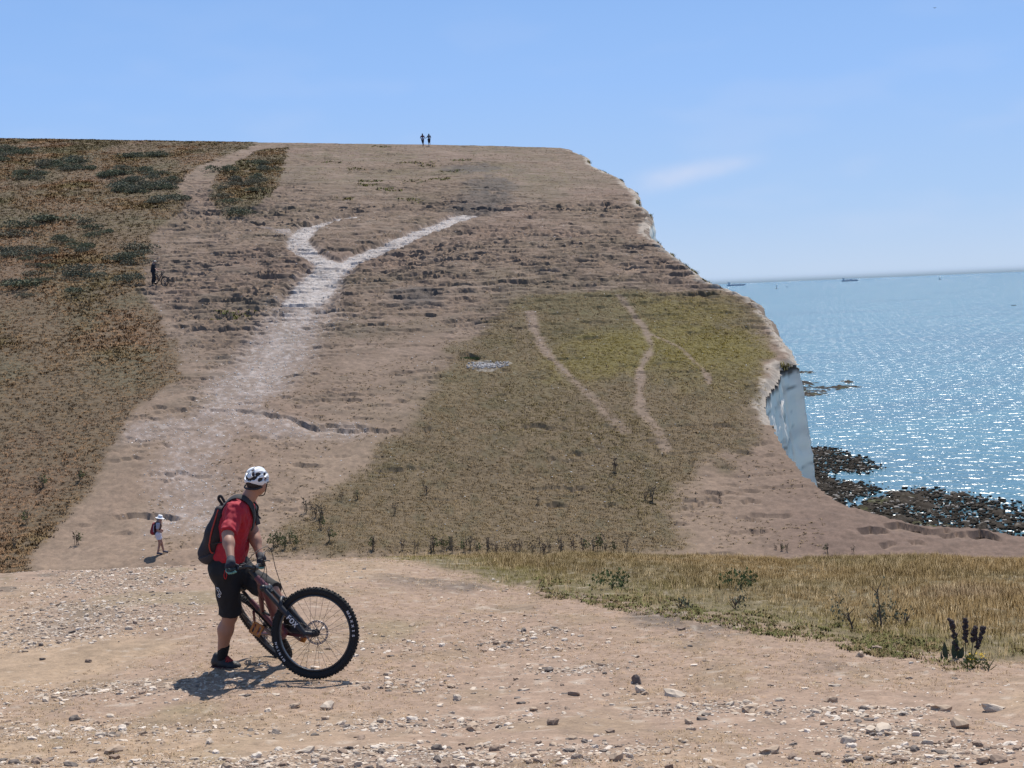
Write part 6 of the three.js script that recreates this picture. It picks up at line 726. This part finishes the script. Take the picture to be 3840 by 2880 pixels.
for (const [k, label, top, topB, legs, L] of [['runner1', 'runner in a dark red and white top at the skyline, the left of the pair', [0.10, 0.03, 0.05], [0.30, 0.30, 0.42], [0.03, 0.02, 0.035], 0], ['runner2', 'runner in grey with one arm held out, right of the skyline pair', [0.12, 0.12, 0.14], null, [0.028, 0.02, 0.035], 1]]) {
  const r = figure({ at: SPOTS[k], turn: Math.PI / 2, label, face: [1, 0, 0], skin: mat(0.10, 0.06, 0.05, 0.7), cell: 0.024,
    joints: stand(L ? { elR: [-0.06, 1.16, 0.27], haR: [0.1, 1.08, 0.2], elL: [0.05, 1.2, -0.25], haL: [0.1, 1.14, -0.52], knR: [0.14, 0.5, 0.07], anR: [-0.14, 0.30, 0.13], toR: [-0.22, 0.2, 0.13], knL: [0.08, 0.5, -0.08], anL: [0.02, 0.08, -0.05], toL: [0.16, 0.04, -0.05] } : { head: [0.04, 1.64, 0], neck: [0.03, 1.48, 0], elR: [-0.08, 1.14, 0.3], haR: [0.1, 1.05, 0.18], elL: [-0.08, 1.14, -0.3], haL: [0.12, 1.08, -0.18], knR: [0.02, 0.48, 0.09], anR: [-0.3, 0.32, 0.13], toR: [-0.36, 0.2, 0.13], knL: [0.1, 0.49, -0.04], anL: [0.05, 0.08, 0.03], toL: [0.2, 0.04, 0.04] }),
    clothes: [{ name: 'top', mat: mat(...top, 0.85), bones: [['neck', 'pelvis', 0.11, 0.14], ['shR', 'elR', 0.07, 0.065, 0.7], ['shL', 'elL', 0.07, 0.065, 0.7], ['shR', 'shL', 0.085, 0.085]], cut: [topB ? 1.22 : 0.98, 1.48] }, ...(topB ? [{ name: 'top_hem', mat: mat(...topB, 0.85), bones: [['neck', 'pelvis', 0.13, 0.155]], cut: [0.84, 1.22] }] : []), { name: 'shorts', mat: mat(...legs, 0.85), bones: [['pelvis', 'hipR', 0.135, 0.12], ['pelvis', 'hipL', 0.135, 0.12], ['hipR', 'knR', 0.105, 0.085, L ? 0.9 : 0.85], ['hipL', 'knL', 0.105, 0.085, L ? 0.9 : 0.85]] }, { name: 'shoe', mat: mat(0.03, 0.03, 0.04, 0.8), bones: [['anR', 'toR', 0.05, 0.045]] }, { name: 'shoe', mat: mat(0.03, 0.03, 0.04, 0.8), bones: [['anL', 'toL', 0.05, 0.045]] }] });
  part('hair', nets(blend([egg(r.J('head').add(V(-0.03, 0.03, 0)), 0.1, 0.1, 0.095), ...(L ? [bone(r.J('head').add(V(-0.08, 0.04, 0.03)), r.J('head').add(V(-0.14, -0.02, 0.08)), 0.045, 0.03)] : [])], 0.03), r.J('head').subScalar(0.25), r.J('head').addScalar(0.2), 0.02), mat(0.02, 0.015, 0.015, 0.9), r.t);
}

renderer.render(scene, camera);
